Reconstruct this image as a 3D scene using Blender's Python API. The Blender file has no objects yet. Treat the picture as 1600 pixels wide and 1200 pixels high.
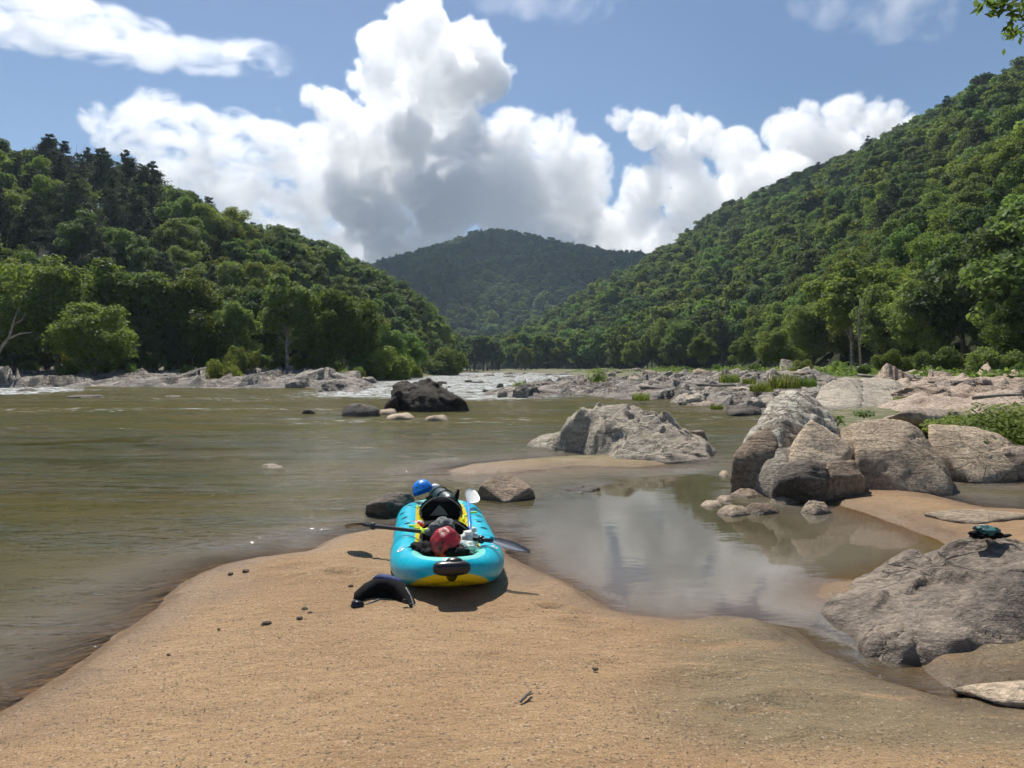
import bpy, bmesh, math, random
import numpy as np
from mathutils import Vector, Matrix

C = bpy.context.scene
COL = C.collection
rnd = random.Random(11)

# ------------------------------------------------------------------ camera
FPX, HZ, CAMZ = 1150.0, 574.0, 1.65
PITCH = math.atan((600 - HZ) / FPX)
cam = bpy.data.objects.new('camera', bpy.data.cameras.new('camera'))
COL.objects.link(cam)
C.camera = cam
cam.location = (0, 0, CAMZ)
cam.data.sensor_width = 36
cam.data.lens = 36 * FPX / 1600
cam.data.clip_start = .05
cam.data.clip_end = 30000
cam.rotation_euler = (math.pi / 2 - PITCH, 0, 0)

# ------------------------------------------------------------------ sky and sun
SUN_EL, SUN_AZ = math.radians(57), math.radians(-20)
wd = bpy.data.worlds.new('World')
C.world = wd
wd.use_nodes = True
nt = wd.node_tree
nt.nodes.clear()
sk = nt.nodes.new('ShaderNodeTexSky')
sk.sky_type = 'NISHITA'
sk.sun_disc = False
sk.sun_elevation = SUN_EL
sk.sun_rotation = SUN_AZ
sk.air_density = 1.0
sk.dust_density = .3
sk.ozone_density = 4
bg = nt.nodes.new('ShaderNodeBackground')
bg.inputs[1].default_value = .070
wo = nt.nodes.new('ShaderNodeOutputWorld')
nt.links.new(sk.outputs[0], bg.inputs[0])
nt.links.new(bg.outputs[0], wo.inputs[0])
S = Vector((math.sin(SUN_AZ) * math.cos(SUN_EL), math.cos(SUN_AZ) * math.cos(SUN_EL), math.sin(SUN_EL)))
sl = bpy.data.lights.new('sun', 'SUN')
sl.energy = 4.3
sl.angle = math.radians(.5)
sl.color = (1, .955, .88)
so = bpy.data.objects.new('sun', sl)
so.location = (0, 0, 400)
so.rotation_euler = S.to_track_quat('Z', 'Y').to_euler()
COL.objects.link(so)
C.view_settings.view_transform = 'Standard'
C.view_settings.look = 'None'
C.view_settings.exposure = 0.42
cy = C.cycles
cy.use_denoising = True
cy.use_adaptive_sampling = True
cy.adaptive_threshold = .045
cy.max_bounces = 32
cy.diffuse_bounces = 3
cy.glossy_bounces = 3
cy.transmission_bounces = 4
cy.volume_bounces = 20
cy.transparent_max_bounces = 12
cy.volume_max_steps = 256
cy.caustics_reflective = False
cy.caustics_refractive = False
cy.sample_clamp_indirect = 6

# ------------------------------------------------------------------ helpers
CP, SP = math.cos(PITCH), math.sin(PITCH)
def at(px, py, Y):
    u, v = (px - 800) / FPX, (600 - py) / FPX
    d = Vector((u, CP + v * SP, -SP + v * CP))
    return Vector((0, 0, CAMZ)) + d * (Y / d.y)
def pt(px, py, z=0.0):
    u, v = (px - 800) / FPX, (600 - py) / FPX
    d = Vector((u, CP + v * SP, -SP + v * CP))
    return Vector((0, 0, CAMZ)) + d * ((z - CAMZ) / d.z)

def hsh(i, j, k):
    n = (i * 374761393 + j * 668265263 + k * 1274126177) & 0xffffffff
    n = ((n ^ (n >> 13)) * 1274126177) & 0xffffffff
    return ((n ^ (n >> 16)) & 0xffff) / 32767.5 - 1
def noise(p):
    p = np.asarray(p, float)
    i = np.floor(p).astype(np.int64)
    f = p - i
    f = f * f * f * (f * (f * 6 - 15) + 10)
    x, y, z = i[:, 0], i[:, 1], i[:, 2]
    fx, fy, fz = f[:, 0], f[:, 1], f[:, 2]
    def L(a, b, t): return a + (b - a) * t
    return L(L(L(hsh(x, y, z), hsh(x + 1, y, z), fx), L(hsh(x, y + 1, z), hsh(x + 1, y + 1, z), fx), fy),
             L(L(hsh(x, y, z + 1), hsh(x + 1, y, z + 1), fx), L(hsh(x, y + 1, z + 1), hsh(x + 1, y + 1, z + 1), fx), fy), fz)
def fbm(p, octv=4, g=.5, lac=2.03):
    p = np.asarray(p, float)
    a, s, o = 1.0, 0, 0
    for k in range(octv):
        s = s + a * noise(p + 17.3 * k)
        o += a
        a *= g
        p = p * lac
    return s / o

def tag(o, label=None, cat=None, group=None, kind=None):
    if label: o['label'] = label
    if cat: o['category'] = cat
    if group: o['group'] = group
    if kind: o['kind'] = kind
    return o
def thing(name, label, cat, loc, group=None, rz=0):
    e = bpy.data.objects.new(name, None)
    e.empty_display_size = .1
    e.location = loc
    e.rotation_euler = (0, 0, rz)
    COL.objects.link(e)
    return tag(e, label, cat, group)
def wloc(o):
    v = Vector((0, 0, 0))
    while o is not None: v = v + o.location; o = o.parent
    return v
def mk(name, V, F, mats, mi=None, smooth=True, parent=None, world=True):
    me = bpy.data.meshes.new(name)
    V = np.asarray(V, float)
    if parent is not None and world:
        V = V - np.array(wloc(parent))
    me.from_pydata(V.tolist(), [], F if isinstance(F, list) else F.tolist())
    for m in (mats if isinstance(mats, (list, tuple)) else [mats]):
        me.materials.append(m)
    if mi is not None:
        me.polygons.foreach_set('material_index', np.asarray(mi, dtype=np.int32))
    if smooth:
        me.polygons.foreach_set('use_smooth', np.ones(len(me.polygons), dtype=bool))
    me.update()
    o = bpy.data.objects.new(name, me)
    COL.objects.link(o)
    if parent is not None:
        o.parent = parent
    return o

class MB:
    def __init__(s): s.v = []; s.f = []; s.m = []
    def add(s, V, F, m=0):
        b = len(s.v)
        s.v += [tuple(x) for x in V]
        s.f += [tuple(b + i for i in f) for f in F]
        s.m += [m] * len(F)
    def tube(s, path, rad, n=10, m=0, cap=True, sq=1.0):
        path = [Vector(p) for p in path]
        if isinstance(rad, (int, float)): rad = [rad] * len(path)
        up = Vector((0, 0, 1))
        V = []; F = []
        pn = None
        for i, p in enumerate(path):
            t = (path[min(i + 1, len(path) - 1)] - path[max(i - 1, 0)]).normalized()
            a = pn if pn is not None else (up if abs(t.z) < .9 else Vector((1, 0, 0)))
            b = (a - t * a.dot(t)).normalized()
            pn = b
            c = t.cross(b)
            for k in range(n):
                q = 2 * math.pi * k / n
                V.append(p + b * math.cos(q) * rad[i] * sq + c * math.sin(q) * rad[i])
        for i in range(len(path) - 1):
            for k in range(n):
                F.append((i * n + k, i * n + (k + 1) % n, (i + 1) * n + (k + 1) % n, (i + 1) * n + k))
        if cap:
            F.append(tuple(range(n))[::-1])
            F.append(tuple((len(path) - 1) * n + k for k in range(n)))
        s.add(V, F, m)
    def ball(s, c, r, nu=16, nv=10, m=0, M=None, fn=None):
        c = Vector(c)
        if isinstance(r, (int, float)): r = (r, r, r)
        V = []; F = []
        for i in range(nv + 1):
            th = math.pi * i / nv
            for k in range(nu):
                ph = 2 * math.pi * k / nu
                d = Vector((math.sin(th) * math.cos(ph), math.sin(th) * math.sin(ph), math.cos(th)))
                q = fn(d) if fn else 1.0
                v = Vector((d.x * r[0], d.y * r[1], d.z * r[2])) * q
                if M: v = M @ v
                V.append(c + v)
        for i in range(nv):
            for k in range(nu):
                F.append((i * nu + k, (i + 1) * nu + k, (i + 1) * nu + (k + 1) % nu, i * nu + (k + 1) % nu))
        s.add(V, F, m)
    def box(s, c, d, m=0, M=None, bev=.0):
        bm = bmesh.new()
        bmesh.ops.create_cube(bm, size=1)
        for v in bm.verts: v.co = Vector((v.co.x * d[0], v.co.y * d[1], v.co.z * d[2]))
        if bev: bmesh.ops.bevel(bm, geom=list(bm.edges), offset=bev, segments=2, affect='EDGES')
        bm.verts.index_update()
        V = [Vector(c) + ((M @ v.co) if M else v.co) for v in bm.verts]
        s.add(V, [[v.index for v in f.verts] for f in bm.faces], m)
        bm.free()
    def build(s, name, mats, parent=None, smooth=True, world=True):
        return mk(name, s.v, s.f, mats, s.m, smooth, parent, world)

def rotm(rx=0, ry=0, rz=0):
    return Matrix.Rotation(rz, 3, 'Z') @ Matrix.Rotation(ry, 3, 'Y') @ Matrix.Rotation(rx, 3, 'X')

# ------------------------------------------------------------------ materials
class NT:
    def __init__(s, name):
        s.mat = bpy.data.materials.new(name)
        s.mat.use_nodes = True
        s.t = s.mat.node_tree
        s.t.nodes.clear()
        s.out = s.t.nodes.new('ShaderNodeOutputMaterial')
    def n(s, typ, **kw):
        x = s.t.nodes.new(typ)
        for k, v in kw.items(): setattr(x, k, v)
        return x
    def put(s, sock, v):
        if isinstance(v, bpy.types.NodeSocket): s.t.links.new(v, sock)
        elif isinstance(v, (tuple, list)) and len(v) == 3 and sock.type == 'RGBA': sock.default_value = (*v, 1)
        else: sock.default_value = v
    def math(s, op, a, b=0.0, clamp=False):
        x = s.n('ShaderNodeMath', operation=op, use_clamp=clamp)
        s.put(x.inputs[0], a); s.put(x.inputs[1], b)
        return x.outputs[0]
    def mix(s, f, a, b, blend='MIX'):
        x = s.n('ShaderNodeMix', data_type='RGBA', blend_type=blend)
        s.put(x.inputs[0], f); s.put(x.inputs[6], a); s.put(x.inputs[7], b)
        return x.outputs[2]
    def ramp(s, f, stops):
        x = s.n('ShaderNodeValToRGB')
        e = x.color_ramp.elements
        while len(e) < len(stops): e.new(.5)
        for q, (p, c) in zip(e, stops):
            q.position = p
            q.color = (*c, 1) if isinstance(c, (tuple, list)) else (c, c, c, 1)
        s.put(x.inputs[0], f)
        return x.outputs[0]
    def ss(s, f, a, b):
        x = s.n('ShaderNodeMapRange', interpolation_type='SMOOTHSTEP')
        s.put(x.inputs[0], f); s.put(x.inputs[1], a); s.put(x.inputs[2], b)
        return x.outputs[0]
    def coord(s, kind='Object'):
        return s.n('ShaderNodeTexCoord').outputs[kind]
    def mapp(s, v, scale=(1, 1, 1), rot=(0, 0, 0), loc=(0, 0, 0)):
        x = s.n('ShaderNodeMapping')
        s.put(x.inputs[0], v)
        x.inputs[1].default_value = loc; x.inputs[2].default_value = rot; x.inputs[3].default_value = scale
        return x.outputs[0]
    def noise(s, v, scale, det=4, rough=.5, dist=0.0):
        x = s.n('ShaderNodeTexNoise')
        s.put(x.inputs['Vector'], v)
        x.inputs['Scale'].default_value = scale; x.inputs['Detail'].default_value = det
        x.inputs['Roughness'].default_value = rough; x.inputs['Distortion'].default_value = dist
        return x.outputs[0]
    def vor(s, v, scale, feature='F1', out='Distance'):
        x = s.n('ShaderNodeTexVoronoi', feature=feature)
        s.put(x.inputs['Vector'], v)
        x.inputs['Scale'].default_value = scale
        return x.outputs[out]
    def attr(s, name, out='Fac'):
        return s.n('ShaderNodeAttribute', attribute_name=name).outputs[out]
    def bump(s, h, dist, strength=1.0, normal=None):
        x = s.n('ShaderNodeBump')
        s.put(x.inputs['Height'], h)
        s.put(x.inputs['Strength'], strength)
        s.put(x.inputs['Distance'], dist)
        if normal is not None: s.put(x.inputs['Normal'], normal)
        return x.outputs[0]
    def bsdf(s, col, rough=.6, nrm=None, spec=.5, **kw):
        x = s.n('ShaderNodeBsdfPrincipled')
        s.put(x.inputs['Base Color'], col); s.put(x.inputs['Roughness'], rough)
        s.put(x.inputs['Specular IOR Level'], spec)
        if nrm is not None: s.put(x.inputs['Normal'], nrm)
        for k, v in kw.items(): s.put(x.inputs[k], v)
        return x.outputs[0]
    def done(s, sh):
        s.t.links.new(sh, s.out.inputs[0])
        return s.mat

def simple(name, col, rough=.5, spec=.5, var=.12, bs=40, bd=.001, **kw):
    m = NT(name)
    c = m.coord()
    n = m.noise(c, bs, 3)
    k = m.mix(m.math('MULTIPLY', m.ss(m.noise(c, bs * .25, 3), .35, .7), 1.0), tuple(x * (1 - var) for x in col), tuple(min(1, x * (1 + var)) for x in col))
    return m.done(m.bsdf(k, rough, m.bump(n, bd, .6), spec, **kw))

def rock_material(name, c1, c2, lichen=0.0, lich=(.5, .5, .44), dark=(.06, .05, .045), bs=1.0, stain=.5, strata=(8, .35, .5), zl=.06):
    m = NT(name)
    ob = m.coord('Object')
    geo = m.n('ShaderNodeNewGeometry')
    pos = geo.outputs['Position']
    oi = m.n('ShaderNodeObjectInfo')
    sc = m.n('ShaderNodeVectorMath', operation='SCALE'); m.put(sc.inputs[0], pos); sc.inputs['Scale'].default_value = bs
    p = sc.outputs[0]
    big = m.noise(p, 1.4, 5, .6, .4)
    st = m.noise(m.mapp(p, (1.2, 2.5, strata[0]), (0, strata[1], strata[2])), 1.6, 5, .65, .6)
    fine = m.noise(p, 22, 5, .7)
    col = m.mix(m.ss(big, .35, .65), c1, c2)
    col = m.mix(m.math('MULTIPLY', m.ss(st, .5, .72), stain), col, dark)
    col = m.mix(m.math('MULTIPLY', m.ss(st, .45, .28), .35), col, tuple(min(1, x * 1.5) for x in c2))
    col = m.mix(.7, col, m.mix(m.ss(fine, .25, .75), (.25, .25, .25), (1.5, 1.5, 1.5)), 'MULTIPLY')
    grain = m.noise(p, 140, 2, .6)
    col = m.mix(.45, col, m.mix(grain, (.5, .5, .5), (1.4, 1.4, 1.4)), 'MULTIPLY')
    if lichen > 0:
        ln = m.noise(p, 5.5, 6, .72, .7)
        zz = m.n('ShaderNodeSeparateXYZ'); m.put(zz.inputs[0], pos)
        up = m.ss(zz.outputs[2], .35, .85) if lichen > .6 else 1.0
        lf = m.math('MULTIPLY', m.ss(ln, .62 - lichen * .16, .65 - lichen * .12), up)
        col = m.mix(m.math('MULTIPLY', lf, .9), col, lich)
    # wet band just above the river
    z = m.n('ShaderNodeSeparateXYZ'); m.put(z.inputs[0], pos)
    wet = m.ss(m.math('ADD', z.outputs[2], m.math('MULTIPLY', m.math('SUBTRACT', big, .5), .12)), zl, zl * .2)
    col = m.mix(m.math('MULTIPLY', wet, .55), col, (.09, .065, .045))
    var = m.math('ADD', .78, m.math('MULTIPLY', oi.outputs['Random'], .4))
    cb = m.n('ShaderNodeCombineColor'); [m.put(cb.inputs[i], var) for i in range(3)]
    col = m.mix(1.0, col, cb.outputs[0], 'MULTIPLY')
    col = m.mix(1.0, col, (1.03, .955, .86), 'MULTIPLY')
    cr = m.vor(m.mapp(p, (1, 1, 2.2), (.3, .5, .2)), 1.7, 'DISTANCE_TO_EDGE')
    crack = m.ss(m.math('ADD', cr, m.math('MULTIPLY', m.math('SUBTRACT', fine, .5), .05)), 0.0, .022)
    cmask = m.ss(m.noise(p, .9, 2), .46, .56)
    crack = m.math('SUBTRACT', 1.0, m.math('MULTIPLY', m.math('SUBTRACT', 1.0, crack), cmask))
    h = m.math('ADD', m.math('MULTIPLY', st, .8), m.math('MULTIPLY', fine, .5))
    h = m.math('ADD', h, m.math('MULTIPLY', crack, .5))
    h = m.math('ADD', h, m.math('MULTIPLY', grain, .08))
    nb = m.bump(h, .09 / bs, .85)
    rg = m.math('SUBTRACT', .82, m.math('MULTIPLY', wet, .45))
    return m.done(m.bsdf(col, rg, nb, .35))

M_GREY = rock_material('grey_rock', (.33, .30, .255), (.49, .45, .385), .35)
M_TAN = rock_material('tan_rock', (.43, .355, .265), (.56, .47, .365), .0, stain=.45)
M_LICHEN = rock_material('lichen_rock', (.27, .245, .21), (.42, .38, .33), .95, (.64, .64, .57))
M_DARK = rock_material('dark_rock', (.030, .024, .018), (.065, .052, .04), .0, stain=.4)
M_BROWN = rock_material('brown_rock', (.27, .21, .155), (.40, .315, .24), .0, stain=.6)
M_SLAB = rock_material('slab_rock', (.18, .155, .135), (.34, .295, .25), .0, stain=.5, strata=(6, .5, .9), zl=.05)
M_CHAR = rock_material('charcoal_rock', (.085, .075, .065), (.17, .15, .13), .0, stain=.5)
M_FAR = rock_material('far_rock', (.19, .178, .165), (.37, .35, .325), .45, (.50, .48, .44), bs=.35, stain=.8, zl=.12)
M_PINK = rock_material('pink_rock', (.36, .29, .235), (.50, .42, .35), .0, bs=.5, stain=.5, zl=.1)

def leaf_material(name, col, tr, vary=.35, transl=.42):
    m = NT(name)
    oi = m.n('ShaderNodeObjectInfo')
    geo = m.n('ShaderNodeNewGeometry')
    r1 = oi.outputs['Random']
    isl = geo.outputs['Random Per Island']
    c = m.mix(isl, tuple(x * (1 - vary) for x in col), tuple(x * (1 + vary) for x in col))
    hs = m.n('ShaderNodeHueSaturation')
    m.put(hs.inputs['Hue'], m.math('ADD', .475, m.math('MULTIPLY', r1, .045)))
    m.put(hs.inputs['Value'], m.math('ADD', .62, m.math('MULTIPLY', m.math('FRACT', m.math('MULTIPLY', r1, 7.31)), .85)))
    hs.inputs['Saturation'].default_value = 1.0
    m.put(hs.inputs['Color'], c)
    hs2 = m.n('ShaderNodeHueSaturation')
    m.put(hs2.inputs['Hue'], m.math('ADD', .475, m.math('MULTIPLY', r1, .045)))
    m.put(hs2.inputs['Value'], m.math('ADD', .75, m.math('MULTIPLY', m.math('FRACT', m.math('MULTIPLY', r1, 7.31)), .5)))
    hs2.inputs['Color'].default_value = (*tr, 1)
    b = m.bsdf(hs.outputs[0], .6, None, .15)
    t = m.n('ShaderNodeBsdfTranslucent'); m.put(t.inputs[0], hs2.outputs[0])
    x = m.n('ShaderNodeMixShader'); x.inputs[0].default_value = transl
    m.t.links.new(b, x.inputs[1]); m.t.links.new(t.outputs[0], x.inputs[2])
    return m.done(x.outputs[0])

L_OLIVE = leaf_material('leaf_olive', (.12, .16, .032), (.25, .32, .045))
L_MID = leaf_material('leaf_mid', (.115, .17, .045), (.23, .33, .06))
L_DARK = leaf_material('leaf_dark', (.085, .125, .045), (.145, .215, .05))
L_PINE = leaf_material('leaf_pine', (.070, .098, .050), (.09, .12, .05), transl=.25)
L_LIME = leaf_material('leaf_lime', (.115, .17, .036), (.24, .33, .05))
L_FARM = leaf_material('leaf_far', (.040, .070, .024), (.055, .095, .022), transl=.35)
L_BRIGHT = leaf_material('leaf_bright', (.15, .23, .04), (.34, .48, .06))
M_BARK = simple('bark', (.12, .095, .07), .9, .2, .3, 12, .02)
M_PALEBARK = simple('pale_bark', (.30, .27, .23), .9, .2, .3, 12, .02)
M_DRIFT = simple('driftwood', (.22, .19, .16), .9, .2, .35, 9, .02)

# ------------------------------------------------------------------ terrain height
def PX(lst): return [tuple(pt(x, y)[:2]) for x, y in lst]
BEACH = PX([(-60, 1150), (0, 1115), (60, 1078), (130, 1032), (190, 990), (240, 955), (270, 925), (310, 897), (350, 882), (420, 872),
    (480, 864), (520, 842), (570, 832), (640, 826), (720, 826), (775, 840), (792, 868), (830, 887), (880, 908), (920, 934), (960, 956),
    (1020, 966), (1080, 971), (1130, 963), (1190, 969), (1240, 986), (1270, 1010), (1330, 1040), (1380, 1066), (1440, 1084), (1480, 1096),
    (1540, 1090), (1600, 1090)]) + [(14, 3.6), (30, 2), (30, -60), (-40, -60), (-8, -4)]
PATCH = PX([(1300, 786), (1350, 800), (1400, 819), (1450, 839), (1500, 858), (1480, 876), (1380, 900), (1290, 913), (1281, 932), (1330, 946),
    (1400, 990), (1436, 1022), (1452, 1050), (1480, 1070), (1530, 1087), (1600, 1098)]) + [(14, 3.0), (30, 2), (30, 9.2)] + \
    PX([(1900, 800), (1600, 799), (1540, 795), (1480, 780), (1400, 766), (1340, 768)])
SPIT = PX([(700, 736), (730, 728), (800, 721), (870, 715), (945, 712), (1000, 716), (1060, 722), (1000, 729), (900, 727), (860, 731), (800, 737), (740, 740)])
RIGHT = PX([(745, 581.0), (820, 582), (900, 585), (980, 596), (1050, 617), (1130, 631), (1200, 641), (1260, 650), (1300, 668), (1325, 700), (1330, 735), (1400, 745), (1480, 746),
    (1600, 753), (1900, 768)]) + [(60, 9), (900, 9), (900, 1500), (-60, 1500)]
LEFT = PX([(700, 585.5), (650, 590), (600, 595), (560, 601), (480, 599), (400, 600), (300, 598), (200, 600), (100, 599), (0, 600), (-100, 603), (-400, 615)]) + [(-120, 30), (-900, 20), (-900, 1500), (-60, 1500)] + PX([(735, 581)])
POOL = PX([(770, 830), (775, 800), (850, 765), (950, 745), (1050, 735), (1130, 735), (1160, 780), (1400, 790), (1560, 850), (1600, 960), (1560, 1110), (1400, 1110), (1200, 1010), (960, 990), (800, 900)])
RAPID = PX([(470, 617), (560, 600), (640, 592), (700, 583.5), (760, 582), (830, 582.5), (900, 586), (960, 597), (900, 612), (800, 622), (700, 626), (600, 622)])
RAPID2 = PX([(-60, 618), (-60, 604), (60, 603), (130, 606), (110, 613), (40, 615)])

def sdist(P, poly):
    poly = np.array(poly)
    best = np.full(len(P), 1e18)
    ins = np.zeros(len(P), bool)
    a = poly; b = np.roll(poly, -1, 0)
    for (ax, ay), (bx, by) in zip(a, b):
        ex, ey = bx - ax, by - ay
        dx, dy = P[:, 0] - ax, P[:, 1] - ay
        t = np.clip((dx * ex + dy * ey) / (ex * ex + ey * ey + 1e-12), 0, 1)
        best = np.minimum(best, (dx - t * ex) ** 2 + (dy - t * ey) ** 2)
        c = ((ay > P[:, 1]) != (by > P[:, 1]))
        with np.errstate(divide='ignore', invalid='ignore'):
            xi = ax + (P[:, 1] - ay) * ex / (ey if ey != 0 else 1e-12)
        ins ^= c & (P[:, 0] < xi)
    d = np.sqrt(best)
    return np.where(ins, d, -d)

def ground_z(P):
    P = np.asarray(P, float)
    p3 = np.column_stack([P, np.zeros(len(P))])
    nb = fbm(p3 * 1.3, 4)
    wob = .05 * fbm(p3 * 3.1 + 9, 3)
    dists = [sdist(P, q) for q in (BEACH, PATCH, SPIT, RIGHT, LEFT)]
    mx = np.maximum.reduce(dists)
    dw = dists[0] + wob
    def sandprof(d, top, k):
        return .035 * np.clip(d / .12, 0, 1) + top * (1 - np.exp(-np.clip(d, 0, None) / k))
    hb = sandprof(dw, .17, 1.3) + .02 * nb * np.clip(dw / .6, 0, 1)
    hp = sandprof(dists[1] + wob, .10, 1.0) + .015 * nb * np.clip(dists[1], 0, 1)
    hs = sandprof(dists[2] + wob * .6, .035, .4)
    far = np.clip(fbm(p3 * .11, 4) * .9, -1, 1)
    hr = np.clip(dists[3], 0, None); hr = 1.0 * (1 - np.exp(-hr / 11)) + far * .35 * np.clip(hr / 6, 0, 1)
    hl = np.clip(dists[4], 0, None); hl = 1.15 * (1 - np.exp(-hl / 9)) + far * .35 * np.clip(hl / 6, 0, 1)
    z = np.maximum.reduce([np.where(dw > 0, hb, -9), np.where(dists[1] + wob > 0, hp, -9), np.where(dists[2] + wob * .6 > 0, hs, -9),
                           np.where(dists[3] > 0, hr, -9), np.where(dists[4] > 0, hl, -9)])
    u = np.clip(-np.maximum(mx, np.maximum(dw, dists[1] + wob)), 0, None)
    deep = -.16 * np.minimum(u, 1.2) - .03 * np.clip(u - 1.2, 0, 20) - .02 * (nb + 1) * np.clip(u, 0, 1)
    return np.where(z > -5, z, deep)

def axis(lo, hi, a, b, st, g):
    mid = list(np.arange(a, b, st))
    up = [mid[-1]]; s = st
    while up[-1] < hi: s *= g; up.append(up[-1] + s)
    dn = [mid[0]]; s = st
    while dn[-1] > lo: s *= g; dn.append(dn[-1] - s)
    return np.array(dn[::-1][:-1] + mid + up[1:])

def sheet(xs, ys):
    X, Y = np.meshgrid(xs, ys)
    P = np.column_stack([X.ravel(), Y.ravel()])
    nx, ny = len(xs), len(ys)
    i = np.arange(nx * ny).reshape(ny, nx)
    F = np.column_stack([i[:-1, :-1].ravel(), i[:-1, 1:].ravel(), i[1:, 1:].ravel(), i[1:, :-1].ravel()])
    return P, F
def fastmesh(name, V, F, mat, attrs={}):
    me = bpy.data.meshes.new(name)
    n, k = F.shape
    me.vertices.add(len(V)); me.vertices.foreach_set('co', np.asarray(V, np.float32).ravel())
    me.loops.add(n * k); me.loops.foreach_set('vertex_index', F.astype(np.int32).ravel())
    me.polygons.add(n); me.polygons.foreach_set('loop_start', np.arange(0, n * k, k, dtype=np.int32))
    me.polygons.foreach_set('use_smooth', np.ones(n, bool))
    me.update(calc_edges=True)
    for a, val in attrs.items():
        q = me.attributes.new(a, 'FLOAT', 'POINT'); q.data.foreach_set('value', np.asarray(val, np.float32))
    me.materials.append(mat)
    return me

def smst(x, a, b):
    t = np.clip((x - a) / (b - a), 0, 1)
    return t * t * (3 - 2 * t)

# sand / ground material
m = NT('sand_ground')
geo = m.n('ShaderNodeNewGeometry'); pos = geo.outputs['Position']
sx = m.n('ShaderNodeSeparateXYZ'); m.put(sx.inputs[0], pos)
g1 = m.noise(pos, 220, 2, .7)
g2 = m.vor(pos, 210, 'F1', 'Color')
g2v = m.n('ShaderNodeSeparateColor'); m.put(g2v.inputs[0], g2)
g3 = m.vor(pos, 95, 'F1', 'Color')
g3v = m.n('ShaderNodeSeparateColor'); m.put(g3v.inputs[0], g3)
bign = m.noise(pos, .9, 5, .6)
bandn = m.noise(m.mapp(pos, (1.0, 3.4, 1), (0, 0, .25)), 1.7, 5, .6, .5)
col = m.mix(m.ss(bign, .3, .7), (.295, .185, .095), (.36, .240, .130))
col = m.mix(m.math('MULTIPLY', m.ss(m.attr('grit'), 0, 1), m.ss(bandn, .22, .52)), col, (.20, .155, .09))
col = m.mix(m.math('MULTIPLY', m.ss(bandn, .50, .75), .45), col, (.22, .145, .08))
deb = m.noise(m.mapp(pos, (1.1, 5.5, 1), (0, 0, -.18)), 2.6, 6, .75, .6)
col = m.mix(m.math('MULTIPLY', m.ss(deb, .66, .72), m.math('ADD', .25, m.math('MULTIPLY', m.attr('grit'), .6))), col, (.07, .052, .035))
col = m.mix(.75, col, m.mix(g2v.outputs[0], (.58, .56, .54), (1.32, 1.32, 1.30)), 'MULTIPLY')
col = m.mix(m.math('MULTIPLY', m.ss(g3v.outputs[1], .965, .97), .35), col, (.55, .45, .33))
col = m.mix(m.math('MULTIPLY', m.ss(g3v.outputs[0], .95, .96), .8), col, (.10, .075, .055))
wet = m.attr('wet')
col = m.mix(wet, col, m.mix(1.0, col, (.62, .58, .54), 'MULTIPLY'))
soil = m.attr('soil')
sn = m.noise(pos, 2.5, 6, .7)
scol = m.ramp(sn, [(.25, (.05, .055, .02)), (.45, (.10, .11, .035)), (.6, (.22, .19, .13)), (.8, (.30, .27, .21))])
col = m.mix(soil, col, scol)
h = m.math('ADD', m.math('MULTIPLY', g2v.outputs[1], .5), m.math('MULTIPLY', g1, .6))
h = m.math('ADD', h, m.math('MULTIPLY', g3v.outputs[2], .5))
nb = m.bump(h, .004, .7)
nb = m.bump(m.noise(m.mapp(pos, (1, 1.8, 1)), 9, 4, .6), .05, .5, nb)
M_SAND = m.done(m.bsdf(col, m.math('SUBTRACT', .9, m.math('MULTIPLY', wet, .5)), nb, .3))

xs = axis(-1200, 1200, -5.2, 6.2, .035, 1.045)
ys = axis(-60, 1500, 1.3, 10.6, .035, 1.045)
P, F = sheet(xs, ys)
gz = ground_z(P)
p3 = np.column_stack([P, np.zeros(len(P))])
near = smst(P[:, 1], 14, 11)
gz = gz + near * np.where(gz > .02, 1, .3) * .006 * fbm(p3 * 7, 3) + near * np.where(gz > .04, 1, .2) * .014 * fbm(p3 * np.array([1.4, 2.6, 1]) + 12, 4)
# drag trough under the boat and a few scuffs and footprints
for (fx, fy, r, dp) in [(2.0, 3.0, 0, 0)] + [(pt(515, 1100, .15).x, pt(515, 1100, .15).y, .07, .018), (pt(1095, 1010, .1).x, pt(1095, 1010, .1).y, .12, .02), (pt(862, 946, .1).x, pt(862, 946, .1).y, .06, .035),
        (pt(905, 975, .1).x, pt(905, 975, .1).y, .10, .022), (pt(930, 1045, .12).x, pt(930, 1045, .12).y, .10, .018), (pt(1180, 1120, .12).x, pt(1180, 1120, .12).y, .11, .02), (pt(1110, 1070, .12).x, pt(1110, 1070, .12).y, .13, .02),
        (pt(540, 905, .1).x, pt(540, 905, .1).y, .09, .025), (pt(470, 890, .1).x, pt(470, 890, .1).y, .12, .02), (pt(1300, 1110, .12).x, pt(1300, 1110, .12).y, .14, .018), (pt(720, 1010, .12).x, pt(720, 1010, .12).y, .12, .015)]:
    if r:
        d2 = ((P[:, 0] - fx) / (r * 1.5)) ** 2 + ((P[:, 1] - fy) / r) ** 2
        gz = gz - dp * np.exp(-d2 * 1.3) + dp * .6 * np.exp(-(np.sqrt(d2) - 1.6) ** 2 * 5)
wetv = smst(gz + .03 * fbm(p3 * 2.2, 3), .105, .03) * near + (1 - near) * 0
soilv = np.clip(smst(P[:, 1], 11.5, 14) , 0, 1) * (gz > -.05)
gritv = smst(P[:, 1], 5.3, 4.7) * smst(P[:, 0] - .35 * (P[:, 1] - 3.2), .1, 1.2) * smst(P[:, 1], 2.6, 3.2) * near
me = fastmesh('ground', np.column_stack([P, gz]), F, M_SAND, {'wet': wetv, 'soil': soilv, 'grit': gritv})
ground = bpy.data.objects.new('ground', me); COL.objects.link(ground); tag(ground, kind='structure')

def gz1(x, y): return float(ground_z(np.array([[x, y]]))[0])

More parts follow.
